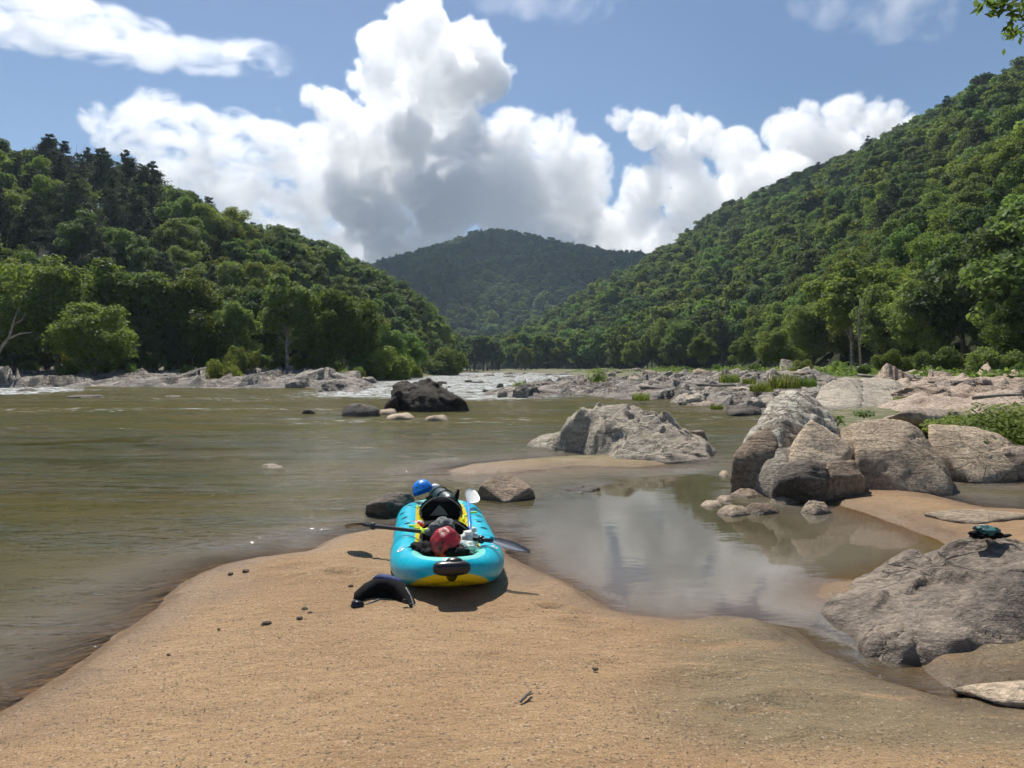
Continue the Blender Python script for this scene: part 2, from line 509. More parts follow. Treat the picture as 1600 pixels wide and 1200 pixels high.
# ------------------------------------------------------------------ river
m = NT('river_water')
pos = m.n('ShaderNodeNewGeometry').outputs['Position']
calm = m.attr('calm'); depth = m.attr('depth'); foam = m.attr('foam')
rip = m.noise(m.mapp(pos, (1.0, 2.2, 1), (0, 0, .12)), 5.5, 3, .55, .3)
rip2 = m.noise(m.mapp(pos, (1.0, 2.4, 1), (0, 0, -.35)), 15, 2, .5)
wav = m.noise(m.mapp(pos, (.55, 1.6, 1), (0, 0, .1)), 1.1, 3, .6, .5)
amp = m.math('SUBTRACT', 1.0, calm)
hh = m.math('ADD', m.math('MULTIPLY', rip, .11), m.math('MULTIPLY', rip2, .012))
streak = m.noise(m.mapp(pos, (.22, 1.1, 1), (0, 0, .10)), .9, 5, .62, .9)
hh = m.math('MULTIPLY', hh, m.math('ADD', .35, m.math('MULTIPLY', m.ss(streak, .42, .62), 1.5)))
hh = m.math('ADD', hh, m.math('MULTIPLY', wav, .07))
hh = m.math('MULTIPLY', hh, m.attr('live'))
hc = m.math('ADD', m.math('MULTIPLY', m.noise(m.mapp(pos, (1, 2.5, 1)), 6, 2), .0005), m.math('MULTIPLY', m.noise(m.mapp(pos, (1, 2.5, 1)), 1.2, 2), .0016))
mh = m.math('ADD', m.math('MULTIPLY', hh, amp), m.math('MULTIPLY', hc, calm))
nb = m.bump(mh, 1.0, .9)
fr = m.n('ShaderNodeFresnel'); fr.inputs[0].default_value = 1.42; m.put(fr.inputs['Normal'], nb)
gl = m.n('ShaderNodeBsdfGlossy'); gl.inputs['Roughness'].default_value = .03; m.put(gl.inputs['Normal'], nb)
big = m.noise(m.mapp(pos, (.25, .5, 1)), 1.0, 4, .6)
body = m.mix(m.ss(big, .35, .65), (.094, .074, .020), (.068, .066, .018))
body = m.mix(m.math('MULTIPLY', calm, .6), body, (.05, .04, .016))
body = m.mix(m.ss(depth, .30, .03), body, (.25, .215, .165))  # shallows paler and greyer: turbid water, with sky sheen put into the colour
df = m.n('ShaderNodeBsdfDiffuse'); m.put(df.inputs[0], body)
trn = m.n('ShaderNodeBsdfTransparent'); trn.inputs[0].default_value = (.86, .79, .66, 1)
op = m.math('SUBTRACT', 1.0, m.math('POWER', 2.718, m.math('MULTIPLY', depth, -8.0)))
mx = m.n('ShaderNodeMixShader'); m.put(mx.inputs[0], op); m.t.links.new(trn.outputs[0], mx.inputs[1]); m.t.links.new(df.outputs[0], mx.inputs[2])
m2 = m.n('ShaderNodeMixShader'); m.put(m2.inputs[0], fr.outputs[0]); m.t.links.new(mx.outputs[0], m2.inputs[1]); m.t.links.new(gl.outputs[0], m2.inputs[2])
fn = m.noise(m.mapp(pos, (.8, 2.6, 1), (0, 0, .1)), 1.6, 6, .72, .8)
ff = m.ss(m.math('ADD', fn, m.math('MULTIPLY', foam, .235)), .67, .82)
ff = m.math('MULTIPLY', ff, m.ss(foam, 0.02, .30))
fd = m.bsdf((.58, .60, .60), .7, m.bump(fn, .1, .8), .3)
m3 = m.n('ShaderNodeMixShader'); m.put(m3.inputs[0], ff); m.t.links.new(m2.outputs[0], m3.inputs[1]); m.t.links.new(fd, m3.inputs[2])
M_WATER = m.done(m3.outputs[0])
xs = axis(-260, 300, -5.5, 7, .05, 1.03)
ys = axis(1.0, 420, 2.2, 14, .045, 1.02)
P, F = sheet(xs, ys)
p3 = np.column_stack([P, np.zeros(len(P))])
wgz = ground_z(P)
calmv = smst(sdist(P, POOL), -.7, .5)
r1 = smst(sdist(P, RAPID), -4, 3)
r2 = smst(sdist(P, RAPID2), -2, 1.5)
foamv = np.clip(np.maximum(r1, r2 * .95) + .12 * smst(P[:, 1], 12, 30), 0, 1)
big = fbm(p3 * np.array([.5, 1.3, 1]), 4)
wz = np.clip(r1 + r2, 0, 1) * .13 * big + .02 * smst(P[:, 1], 9, 16) * fbm(p3 * np.array([.7, 1.8, 1]), 3)
live = (1 - calmv) * smst(np.clip(-wgz, 0, 2), .01, .12) * (1 - r1)
wz = wz + live * (.018 + .020 * np.clip(fbm(p3 * np.array([.35, 1.0, 1]) + 33, 3) + .3, 0, 1)) * (.3 + .8 * smst(P[:, 1], 10.5, 7.0) + .5 * smst(P[:, 1], 15, 24)) * fbm(p3 * np.array([1.3, 3.0, 1]) + .6 * fbm(p3 * .8, 2)[:, None], 3)
foamv = np.clip(foamv + .42 * smst(fbm(p3 * np.array([.06, .35, 1]) + 60, 3), .05, .4) * smst(P[:, 1], 11, 18) * (1 - calmv), 0, 1)
livev = np.clip(.38 + .75 * smst(P[:, 1], 10.5, 7.0) + .8 * smst(P[:, 1], 15, 24) + .35 * fbm(p3 * np.array([.12, .5, 1]) + 90, 3), .2, 1.3)
me = fastmesh('water', np.column_stack([P, wz]), F, M_WATER, {'calm': calmv, 'depth': np.clip(-wgz, 0, 2), 'foam': foamv, 'live': livev})
water = bpy.data.objects.new('river_water', me); COL.objects.link(water); tag(water, kind='structure')

# ------------------------------------------------------------------ rocks
def ico(n):
    bm = bmesh.new(); bmesh.ops.create_icosphere(bm, subdivisions=n, radius=1)
    V = np.array([v.co[:] for v in bm.verts]); F = np.array([[v.index for v in f.verts] for f in bm.faces]); bm.free()
    return V, F
ICO = {n: ico(n) for n in (3, 4, 5, 6)}
def hull_planes(pts):
    bm = bmesh.new()
    for p in pts: bm.verts.new(p)
    r = bmesh.ops.convex_hull(bm, input=list(bm.verts))
    bm.normal_update()
    pl = []
    c = sum((Vector(p) for p in pts), Vector()) / len(pts)
    for f in bm.faces:
        n = f.normal.copy(); h = (f.verts[0].co - c).dot(n)
        if h < 0: n = -n; h = -h
        pl.append((n.x, n.y, n.z, max(h, 1e-3)))
    bm.free()
    return np.array(pl), np.array(c)
def rock_shape(pts, sub=5, sharp=50, amp=.05, freq=1.6, seed=0, strata=.03, tilt=(.3, .2, 1), cuts=9, cut=(.93, .995), rough=1.0, cells=16, blocky=1.0):
    pl, c = hull_planes(pts)
    D, F = ICO[sub]
    q = D @ pl[:, :3].T / pl[:, 3][None, :]            # 1/r for every plane
    q = np.clip(q, 1e-4, None)
    mxq = q.max(1, keepdims=True)
    V = D / (mxq[:, 0] * np.sum((q / mxq) ** sharp, 1) ** (1 / sharp))[:, None]
    size = np.mean(np.linalg.norm(V, axis=1))
    r = np.random.default_rng(seed + 900)
    off = seed * 7.7
    n = D
    # large lumps, then broken faces, then small relief
    V = V * (1 + amp * 1.3 * fbm(n * freq * .8 + off + 5, 3))[:, None]
    for k in range(cuts):
        d = r.normal(size=3); d[2] = abs(d[2]) * .7; d /= np.linalg.norm(d)
        s = V @ d
        h = s.max() * r.uniform(*cut)
        V = V - np.outer(np.clip(s - h, 0, None) * .93, d)
    # fractured blocks: each cell of the surface is tipped and set off against its neighbours
    sd = r.normal(size=(cells, 3)); sd /= np.linalg.norm(sd, axis=1, keepdims=True)
    nn = V / size
    wq = D * np.array([1, 1, .8]) + .16 * np.column_stack([fbm(D * 2.2 + off + k * 31, 3) for k in range(3)])
    dd_ = np.linalg.norm(wq[:, None, :] - sd[None], axis=2)
    o2 = np.argsort(dd_, axis=1)[:, :2]
    f1 = np.take_along_axis(dd_, o2[:, :1], 1)[:, 0]; f2 = np.take_along_axis(dd_, o2[:, 1:], 1)[:, 0]
    hc_ = r.uniform(-1, .6, cells)[o2[:, 0]]; tl = r.normal(size=(cells, 3))[o2[:, 0]]
    blk = amp * .55 * blocky * (hc_ + 1.1 * np.sum(tl * (wq - sd[o2[:, 0]]), axis=1)) * smst(f2 - f1, 0, .07) - amp * .55 * blocky * (1 - smst(f2 - f1, 0, .05))
    V = V + D * (blk * size)[:, None]
    nn = V / size
    t = np.array(tilt) / np.linalg.norm(tilt)
    s = nn @ t * 4.5 + .7 * fbm(nn * 1.5 + off, 3)
    saw = s - np.floor(s)
    st = strata * (smst(saw, .0, .8) - smst(saw, .8, 1.0) - .3) * (.5 + .5 * fbm(nn * 2 + off + 9, 2))
    ridg = 1 - 2 * np.abs(fbm(nn * freq * 2.6 + off + 40, 4))
    det = (amp * .35 * ridg + amp * .35 * fbm(nn * 9 + off, 4)) * rough
    gap = np.abs(noise(nn * freq * 1.15 + off + 71))
    det = det - amp * .9 * (1 - smst(gap, 0, .06)) * rough
    V = V + D * ((det + st) * size)[:, None]
    return V + c, F
def rock_thing(name, mat, hulls, label, cat='rock', group=None, **kw):
    V0 = []; F0 = []; b = 0
    for i, h in enumerate(hulls):
        k = dict(kw); 
        if isinstance(h, dict): k.update({q: w for q, w in h.items() if q != 'p'}); h = h['p']
        V, F = rock_shape([tuple(x) for x in h], seed=k.pop('seed', 1) + i * 3, **k)
        V0.append(V); F0.append(F + b); b += len(V)
    V = np.vstack(V0); F = np.vstack(F0)
    o = Vector((V[:, 0].mean(), V[:, 1].mean(), 0))
    me = fastmesh(name, V - np.array(o), F, mat)
    ob = bpy.data.objects.new(name, me); ob.location = o; COL.objects.link(ob)
    return tag(ob, label, cat, group)
def H(*lst): return [at(*p) for p in lst]     # (px, py, distance)
def B(lst, z=-.25): return [pt(x, y, 0) + Vector((0, 0, q)) for x, y in lst for q in (.0, z)]

# ---- the big outcrop on the right
rock_thing('boulder', M_LICHEN, [H((1222, 612, 10.9), (1262, 613, 10.9), (1200, 640, 10.6), (1290, 640, 10.8), (1170, 668, 10.3), (1152, 700, 10.2), (1312, 668, 10.6), (1330, 690, 10.6), (1215, 655, 10.0), (1250, 680, 9.9), (1290, 690, 10.2)) + B([(1160, 765), (1225, 785), (1320, 775), (1300, 720), (1180, 735)])],
    'tallest boulder of the right-hand outcrop, its crest crusted with white lichen', 'boulder', amp=.07, seed=3)
rock_thing('boulder', M_BROWN, [H((1172, 676, 9.95), (1212, 660, 9.95), (1146, 706, 9.7), (1222, 700, 9.6)) + B([(1140, 768), (1200, 775), (1215, 765), (1160, 745)])],
    'purplish brown boulder face at the left foot of the lichen covered rock', 'boulder', amp=.05, seed=5)
rock_thing('boulder', M_TAN, [H((1268, 650, 9.75), (1322, 690, 9.75), (1330, 700, 9.6), (1232, 708, 9.45), (1310, 730, 9.2), (1250, 730, 9.25), (1230, 700, 9.7)) + B([(1225, 775), (1320, 770), (1330, 750), (1240, 750)])],
    'tan wedge shaped boulder with a flat diamond top leaning on the lichen rock', 'boulder', amp=.03, seed=6, strata=.015)
rock_thing('boulder', M_CHAR, [H((1215, 736, 9.1), (1240, 717, 9.12), (1275, 720, 9.12), (1294, 735, 9.05), (1206, 756, 8.95), (1292, 755, 8.9), (1250, 748, 8.8)) + B([(1210, 782), (1285, 785), (1300, 760), (1215, 760)], -.15)],
    'charcoal black chiselled rock under the tan wedge boulder', 'boulder', amp=.06, seed=7, strata=.06, tilt=(.1, .3, 1))
rock_thing('boulder', M_BROWN, [H((1290, 722, 9.2), (1335, 715, 9.3), (1350, 745, 9.1), (1295, 745, 9.0)) + B([(1285, 784), (1345, 776), (1355, 762), (1290, 760)], -.15)],
    'brown creased rock between the charcoal rock and the smooth dome', 'boulder', amp=.06, seed=8)
rock_thing('boulder', M_TAN, [H((1325, 662, 10.4), (1350, 655, 10.5), (1395, 652, 10.4), (1430, 658, 10.3), (1335, 700, 9.9), (1450, 690, 10.1), (1476, 725, 9.9), (1400, 700, 9.8)) + B([(1335, 768), (1420, 775), (1488, 776), (1490, 750), (1340, 740)], -.2)],
    'smooth tan dome boulder with a long diagonal ridge above the small sand patch', 'boulder', amp=.035, seed=9, strata=.02, tilt=(.8, .3, .6))
rock_thing('boulder', M_TAN, [H((1312, 668, 10.5), (1345, 658, 10.6), (1365, 675, 10.3), (1320, 700, 10.0), (1350, 705, 9.95)) + B([(1315, 765), (1355, 768), (1360, 740)], -.2)],
    'tan cracked rock wedged between the flat topped wedge and the smooth dome', 'boulder', amp=.05, seed=10)
rock_thing('boulder', M_TAN, [H((1452, 665, 11.3), (1500, 665, 11.4), (1560, 676, 11.3), (1590, 700, 11.1), (1450, 690, 11.0), (1530, 690, 11.0), (1605, 718, 10.8)) + B([(1462, 750), (1530, 757), (1605, 752), (1600, 720), (1470, 720)], -.15)],
    'wide pale tan boulder under the green bush, rightmost of the outcrop', 'boulder', amp=.05, seed=12, strata=.03, tilt=(.5, .1, .8))
rock_thing('boulder', M_PINK, [H((1370, 646, 14.5), (1440, 632, 15), (1500, 640, 15), (1480, 655, 14)) + B([(1350, 680), (1400, 690), (1490, 690), (1500, 668)], -.1)],
    'low pinkish grey slab behind the smooth dome boulder', 'rock', amp=.05, seed=13)
rock_thing('boulder', M_PINK, [H((1560, 690, 10.9), (1640, 700, 10.8), (1700, 715, 10.6), (1600, 720, 10.6)) + B([(1560, 750), (1650, 757), (1720, 757), (1700, 730)], -.1)],
    'pale rock ledge at the right edge beside the wide tan boulder', 'rock', amp=.05, seed=15)

# ---- mid-stream outcrop
rock_thing('rock', M_PINK, [H((1068, 672, 15.6), (1100, 671, 15.6), (1095, 680, 15.3)) + B([(1064, 687), (1105, 688), (1100, 680)], -.1)],
    'small pinkish rock just behind the mid river outcrop', 'rock', amp=.06, seed=28)

# ---- dark boulder and the rocks round it
rock_thing('boulder', M_DARK, [H((622, 600, 28.5), (640, 595, 28.5), (668, 594, 28.4), (618, 620, 28), (690, 612, 28), (722, 625, 27.8), (660, 612, 27.3)) + B([(605, 641), (730, 642), (735, 634), (615, 632), (665, 645)], -.4)],
    'black blocky boulder standing alone in mid river', 'boulder', amp=.09, seed=31, strata=.07, tilt=(1, .1, .1))
rock_thing('rock', M_DARK, [H((604, 624, 27.3), (618, 618, 27.3), (600, 632, 27)) + B([(598, 643), (625, 643), (622, 632)], -.2)], 'small dark rock against the left side of the black boulder', 'rock', amp=.1, seed=32, sub=4)
rock_thing('rock', M_CHAR, [H((540, 633, 25), (560, 630, 25), (582, 633, 25), (592, 641, 24.6)) + B([(533, 651), (594, 651), (590, 641), (540, 641)], -.3)], 'dark brown low rock left of the black boulder', 'rock', amp=.1, seed=33)
rock_thing('rock', M_CHAR, [H((474, 640, 26), (484, 639, 26), (491, 643, 26)) + B([(470, 646), (493, 647), (488, 641)], -.2)], 'tiny black rock awash, leftmost of the mid river dark rocks', 'rock', amp=.1, seed=34, sub=4)
for i, (a, b, y0, y1, lb) in enumerate([(600, 650, 646, 656, 'flat tan rock awash below the black boulder'), (662, 702, 651, 658, 'thin tan rock sliver right below the black boulder'), (586, 622, 640, 648, 'low wet rock between dark rock and black boulder')]):
    rock_thing('rock', M_TAN, [[pt((a + b) / 2 - 8, y1) + Vector((0, 0, .14)), pt((a + b) / 2 + 10, y1 - 2) + Vector((0, .1, .16))] + B([(a, y1), (b, y1), (b - 4, y0), (a + 6, y0)], -.2)], lb, 'rock', amp=.12, seed=40 + i, sub=4)
# rocks beside the boat
rock_thing('rock', M_BROWN, [H((765, 746, 9.4), (790, 743, 9.4), (815, 749, 9.4), (750, 757, 9.2), (832, 761, 9.2)) + B([(742, 778), (790, 786), (838, 778), (828, 766), (760, 766)], -.1)],
    'rounded brown rock in shallow water just right of the kayak stern', 'rock', blocky=.15, cuts=2, amp=.03, seed=51, strata=.01)
rock_thing('rock', M_CHAR, [H((585, 778, 8.35), (610, 769, 8.4), (640, 770, 8.4), (572, 789, 8.15), (600, 784, 8.0)) + B([(570, 802), (610, 806), (650, 802), (650, 785), (580, 788)], -.1)],
    'dark wet rock just left of the kayak stern', 'rock', amp=.07, seed=52)
rock_thing('rock', M_CHAR, [H((885, 760, 9.9), (925, 757, 10), (935, 761, 9.9)) + B([(868, 766), (910, 770), (942, 765), (920, 760)], -.1)], 'thin dark rock barely above the pool, right of the brown rock', 'rock', amp=.1, seed=53, sub=4)
rock_thing('rock', M_TAN, [H((405, 724, 12.6), (425, 722, 12.7), (440, 727, 12.5)) + B([(398, 731), (430, 734), (446, 731), (430, 726)], -.1)], 'pale rock just breaking the surface in the left river', 'rock', amp=.08, seed=54, sub=4)

# cluster of small flat rocks in front of the outcrop
for i, (x0, x1, yt, yb, mat, lb) in enumerate([
    (1093, 1130, 783, 795, M_TAN, 'small flat pale rock at the left end of the pool rock row'),
    (1118, 1148, 776, 786, M_TAN, 'smallest pale rock behind the left end of the pool rock row'),
    (1116, 1176, 786, 808, M_TAN, 'flat angular pale rock, second in the pool rock row'),
    (1155, 1222, 781, 806, M_BROWN, 'broad brownish flat rock in the middle of the pool rock row'),
    (1200, 1250, 774, 790, M_TAN, 'buff rock below the charcoal boulder in the pool rock row'),
    (1248, 1302, 777, 806, M_TAN, 'rounded pale rock at the right end of the pool rock row'),
    (1138, 1202, 762, 780, M_BROWN, 'long low rock at the water edge of the outcrop foot'),
    (1122, 1140, 738, 747, M_TAN, 'tiny pale rock at the outermost left foot of the big outcrop')]):
    h = (yb - yt) * pt(0, yb).y / FPX * .62
    xm = (x0 + x1) / 2
    rock_thing('rock', mat, [[pt(xm - (x1 - x0) * .2, yb - 6) + Vector((0, 0, h)), pt(xm + (x1 - x0) * .22, yb - 7) + Vector((0, 0, h * .9)), pt(xm, yb - 3) + Vector((0, 0, h * .8))] +
        B([(x0, yb - 5), (xm, yb), (x1, yb - 4), (x1 - 6, yb - 12), (x0 + 8, yb - 12)], -.08)], lb, 'rock', 'small flat rocks in the pool by the outcrop', amp=.06, seed=60 + i, sub=4)

# ---- foreground slab
def relief_rock(name, outline, ctrl, mat, label, step, cell, seed, blk=.05, amp=.03, rise=.25, base_lift=.03):
    """rock surface from an outline at the water or sand line and measured heights, broken into tilted faces"""
    poly = [tuple(p[:2]) for p in outline]
    pa = np.array(poly); lo, hi = pa.min(0) - .3, pa.max(0) + .3
    P, F = sheet(np.arange(lo[0], hi[0], step), np.arange(lo[1], hi[1], step))
    sdv = sdist(P, poly); p3 = np.column_stack([P, np.zeros(len(P))])
    sdv = sdv + .05 * fbm(p3 * 3.5 + seed, 4)
    c = np.array([tuple(q) for q in ctrl] + [(x, y, .0) for x, y in poly])
    d = np.linalg.norm(c[:, None, :2] - c[None, :, :2], axis=2)
    w = np.linalg.solve(d + np.eye(len(c)) * .05, c[:, 2])
    z = np.linalg.norm(P[:, None] - c[None, :, :2], axis=2) @ w
    r = np.random.default_rng(seed)
    ns = int((hi[0] - lo[0]) * (hi[1] - lo[1]) / cell ** 2)
    S_ = np.column_stack([r.uniform(lo[0], hi[0], ns), r.uniform(lo[1], hi[1], ns)])
    an = np.array([.80, .60]); pn = np.array([-.6, .8])
    tr = lambda q: np.column_stack([q @ an * .75, q @ pn * 1.2])
    W = P + cell * .30 * np.column_stack([fbm(p3 * 1.4 / cell + 3, 4), fbm(p3 * 1.4 / cell + 50, 4)])
    d2 = ((tr(W)[:, None] - tr(S_)[None]) ** 2).sum(2); o2 = np.argsort(d2, 1)[:, :2]
    f = np.sqrt(np.take_along_axis(d2, o2, 1)); c1 = o2[:, 0]
    hs = r.uniform(-1, 1, ns); tl = r.normal(size=(ns, 2))
    g = (f[:, 1] - f[:, 0]) / cell
    z = z + np.clip(z / .22, .15, 1) * blk * (hs[c1] * .6 + ((W - S_[c1]) * tl[c1]).sum(1) / cell * .9) * smst(g, 0, .22)
    crk = (r.random((ns, ns)) < .35)[c1, o2[:, 1]]
    z = z - np.minimum(blk * .8, .05) * crk * (1 - smst(g, 0, .05))
    z = z + amp * (fbm(p3 * 1.8, 5) + .35 * (1 - 2 * np.abs(fbm(p3 * 4.5 + 7, 4)))) + amp * .12 * fbm(p3 * 22, 3)
    q = (P @ pn) * 5 + 1.2 * fbm(p3 * 1.3 + 80, 3); sw = q - np.floor(q)
    z = z + amp * .35 * (smst(sw, 0, .8) - smst(sw, .8, 1))
    z = z * smst(sdv, -.02, rise) + base_lift * smst(sdv, -.02, .10) - .12 * (1 - smst(sdv, -.06, .03))
    keep = sdv > -.15
    z = z + 0.0
    me = fastmesh(name, np.column_stack([P, z]), F[keep[F].all(1)], mat)
    o = bpy.data.objects.new(name, me); COL.objects.link(o)
    return tag(o, label, 'rock')
relief_rock('outcrop', [pt(x, y, 0) for x, y in [(822, 697), (850, 702), (905, 708), (945, 716), (962, 723), (1010, 725), (1055, 724), (1112, 719), (1120, 706), (1092, 692), (1076, 682), (1060, 677), (980, 675), (905, 677), (842, 686)]],
    [at(905, 652, 14.4), at(930, 641, 14.7), at(972, 640, 14.8), at(1010, 647, 14.8), at(1045, 656, 14.6), at(1062, 674, 14.5), at(880, 672, 14.3), at(845, 682, 14.3), at(900, 668, 13.9), at(950, 662, 13.8), at(1000, 668, 13.8), at(1045, 688, 13.6),
     at(1000, 684, 13.3), at(960, 700, 13.05), at(1085, 696, 13.4), at(1010, 703, 12.95), at(880, 690, 13.6), at(930, 692, 13.3)], M_GREY, 'large grey outcrop in mid river, folded pale face, behind the sand spit', .022, .42, 23, .13, .04, .14)
SLAB = relief_rock('rock_slab', [pt(x, y, 0) for x, y in [(1278, 956), (1300, 978), (1328, 998), (1342, 1022), (1400, 1038), (1480, 1042), (1560, 1034), (1650, 1024), (1800, 1012)]] +
    [Vector((6.4, 4.3, 0)), Vector((6.6, 6.9, 0)), Vector((4.8, 6.9, 0)), Vector((3.7, 6.35, 0)), Vector((3.0, 5.95, 0)), Vector((2.3, 5.35, 0))],
    [pt(1310, 955, .05), pt(1335, 940, .07), pt(1375, 910, .115), pt(1430, 890, .175), pt(1470, 878, .225), pt(1490, 864, .28), pt(1528, 850, .34), pt(1600, 848, .37), pt(1750, 850, .40), pt(1400, 960, .105), pt(1440, 1000, .09),
     pt(1500, 990, .125), pt(1560, 960, .185), pt(1500, 930, .20), pt(1600, 930, .26), pt(1600, 990, .15), pt(1700, 960, .23), pt(1370, 1005, .06), pt(1420, 1020, .055), pt(1500, 1020, .06), pt(1600, 1012, .08), Vector((5.6, 5.8, .42))],
    M_SLAB, 'large grey sloping rock slab filling the lower right, dark shoes lying on its top', .016, .50, 72, .085, .018, .07, .0)
rock_thing('rock', M_TAN, [[pt(1480, 1077, .05), pt(1520, 1068, .09), pt(1590, 1066, .13), pt(1680, 1070, .14), pt(1560, 1100, .08), pt(1700, 1120, .1)] +
    [pt(1490, 1085, -.15), pt(1600, 1120, -.15), pt(1700, 1140, -.15), pt(1700, 1060, -.15)]],
    'low pale rock in the sand at the lower right corner', 'rock', amp=.03, seed=73)
rock_thing('rock', M_TAN, [[pt(1440, 800, .1), pt(1500, 795, .14), pt(1560, 800, .13), pt(1620, 806, .12), pt(1520, 818, .11)] + [pt(1430, 822, -.1), pt(1640, 830, -.1), pt(1640, 800, -.1)]],
    'flat pale rock lying in the sand patch above the grey slab', 'rock', amp=.04, seed=74)

# ---- bedrock shelves along the banks: tilted, fractured blocks
def shelf(name, poly, mat, label, step, cell, hmax, seed, rise=1.5, dirn=(.9, .35)):
    poly = PX(poly) if not isinstance(poly[0], Vector) else poly
    pa = np.array(poly); lo, hi = pa.min(0) - .5, pa.max(0) + .5
    gx = np.arange(lo[0], hi[0], step * 1.5); gy = np.arange(lo[1], hi[1], step * 2)
    P, F = sheet(gx, gy)
    p3 = np.column_stack([P, np.zeros(len(P))])
    sdv = sdist(P, poly) + .8 * rise * fbm(p3 * .5 / rise + seed, 3)
    r = np.random.default_rng(seed)
    area = (hi[0] - lo[0]) * (hi[1] - lo[1])
    ns = int(min(1500, area / cell ** 2 * 1.4))
    S_ = np.column_stack([r.uniform(lo[0], hi[0], ns), r.uniform(lo[1], hi[1], ns)])
    hs = r.uniform(.1, 1, ns) ** 1.3; tl = r.normal(size=(ns, 2)) * .18; tl[:, 0] += .12
    W = P + cell * .35 * np.column_stack([fbm(p3 / cell * .9 + 3, 3), fbm(p3 / cell * .9 + 50, 3)])
    z = np.full(len(P), -9.0); an = np.array(dirn); an = an / np.linalg.norm(an); pn = np.array([-an[1], an[0]])
    tr = lambda q: np.column_stack([q @ an * .6, q @ pn * 1.3])
    Wt, St = tr(W), tr(S_)
    keep = sdv > -.6
    idx = np.nonzero(keep)[0]
    for a in range(0, len(idx), 4000):
        i_ = idx[a:a + 4000]
        d2 = ((Wt[i_][:, None, :] - St[None]) ** 2).sum(2)
        o2 = np.argpartition(d2, 1, axis=1)[:, :2]
        q = np.take_along_axis(d2, o2, 1); sw = q[:, 0] > q[:, 1]
        c1 = np.where(sw, o2[:, 1], o2[:, 0]); f = np.sqrt(np.sort(q, 1))
        zz = hs[c1] * hmax + ((W[i_] - S_[c1]) * tl[c1]).sum(1) * 1.0
        zz -= hmax * .35 * (1 - smst((f[:, 1] - f[:, 0]) / cell, 0, .12))
        z[i_] = zz
    z = z * smst(sdv, -.3, rise) - .35 * (1 - smst(sdv, -.5, .5)) + hmax * .10 * fbm(p3 * 2.2 / cell, 4) + hmax * .25 * fbm(p3 * .35 / cell, 2)
    z = np.where(keep, z, -1.5)
    gzv = ground_z(P); z = z + np.clip(gzv, 0, None) * .75
    fk = keep[F].any(1)
    me = fastmesh(name, np.column_stack([P, z]), F[fk], mat)
    o = bpy.data.objects.new(name, me); COL.objects.link(o)
    return tag(o, label, 'rock ledge')
shelf('rock_shelf', [(-120, 608), (-60, 594), (60, 590), (200, 592), (330, 589), (450, 591), (560, 597), (590, 604), (560, 613), (470, 606), (380, 607), (250, 606), (140, 604), (40, 606)], M_FAR,
    'broken bedrock shelf stretching along the foot of the left bank trees', .16, 1.5, .75, 5)
shelf('rock_shelf', [(760, 618), (800, 606), (860, 602), (930, 596), (1000, 594), (1080, 592), (1200, 594), (1300, 600), (1330, 625), (1290, 646), (1210, 645), (1130, 636), (1060, 624), (980, 625), (900, 617), (830, 624)], M_FAR,
    'broken bedrock shelf running from the rapids to the right bank', .085, .95, .42, 8, 1.0)
shelf('rock_shelf', [(1340, 640), (1360, 606), (1450, 598), (1560, 596), (1700, 600), (1760, 640), (1640, 652), (1540, 662), (1470, 655), (1400, 655)], M_PINK,
    'pinkish ledges of bedrock on the right bank behind the green bush', .075, 1.0, .38, 11, 1.0)
shelf('rock_shelf', [(1180, 598), (1250, 588), (1400, 585), (1560, 584), (1700, 590), (1500, 598), (1350, 600)], M_FAR,
    'grey rubble ledge at the foot of the right slope', .18, 1.3, .6, 14, 1.2)

# ---- scattered bank rocks: shared shapes, every rock its own object
PROT = {}
def proto_rock(i, mat):
    key = (i, mat.name)
    if key not in PROT:
        r = random.Random(100 + i)
        pts = []
        for k in range(11):
            a = 2 * math.pi * k / 11 + r.uniform(-.2, .2)
            q = r.uniform(.75, 1.05)
            pts.append((math.cos(a) * q, math.sin(a) * q, -.4))
            if k % 2: pts.append((math.cos(a) * q * r.uniform(.45, .9), math.sin(a) * q * r.uniform(.45, .9), r.uniform(.35, 1.0)))
        V, F = rock_shape(pts, sub=5, amp=.13, freq=2.0, cuts=16, cut=(.62, .92), seed=i * 5 + 2, strata=.10, tilt=(r.uniform(-1, 1), r.uniform(-.3, .3), r.uniform(.3, 1)))
        PROT[key] = fastmesh('rock', V, F, mat)
    return PROT[key]
def scatter_rock(px, py, w, h, mat, label, group, zb=None, i=None, sy=None):
    i = rnd.randrange(9) if i is None else i
    p = pt(px, py)
    z = gz1(p.x, p.y) if zb is None else zb
    if z > 0.05:                                     # base stands on the bank: same picture point, higher ground
        z = z - .05
    z = max(z, -.05)
    o = bpy.data.objects.new('rock', proto_rock(i, mat))
    wm = w * p.y / FPX / 2; hm = h * p.y / FPX
    o.scale = (wm, (sy or rnd.uniform(.7, 1.3)) * wm, hm / .85)
    o.location = (p.x, p.y + wm * .5, z)
    o.rotation_euler = (0, 0, rnd.uniform(-.6, .6) + rnd.choice((0, math.pi)))
    COL.objects.link(o)
    tag(o, label, 'rock', group)
    return o
GL = 'low grey rocks of the left bank shelf'
for k in range(52):
    x = rnd.uniform(-60, 585)
    y = rnd.choice([rnd.uniform(584, 592), rnd.uniform(588, 596), rnd.uniform(592, 600)])
    w = rnd.uniform(30, 75) * (1 if y > 590 else .7)
    scatter_rock(x, y, w, rnd.uniform(6, 13) * (1 if y > 592 else .7), rnd.choice([M_FAR, M_FAR, M_GREY]),
        'pale grey rock in the jumbled shelf along the left bank, below the trees', GL)
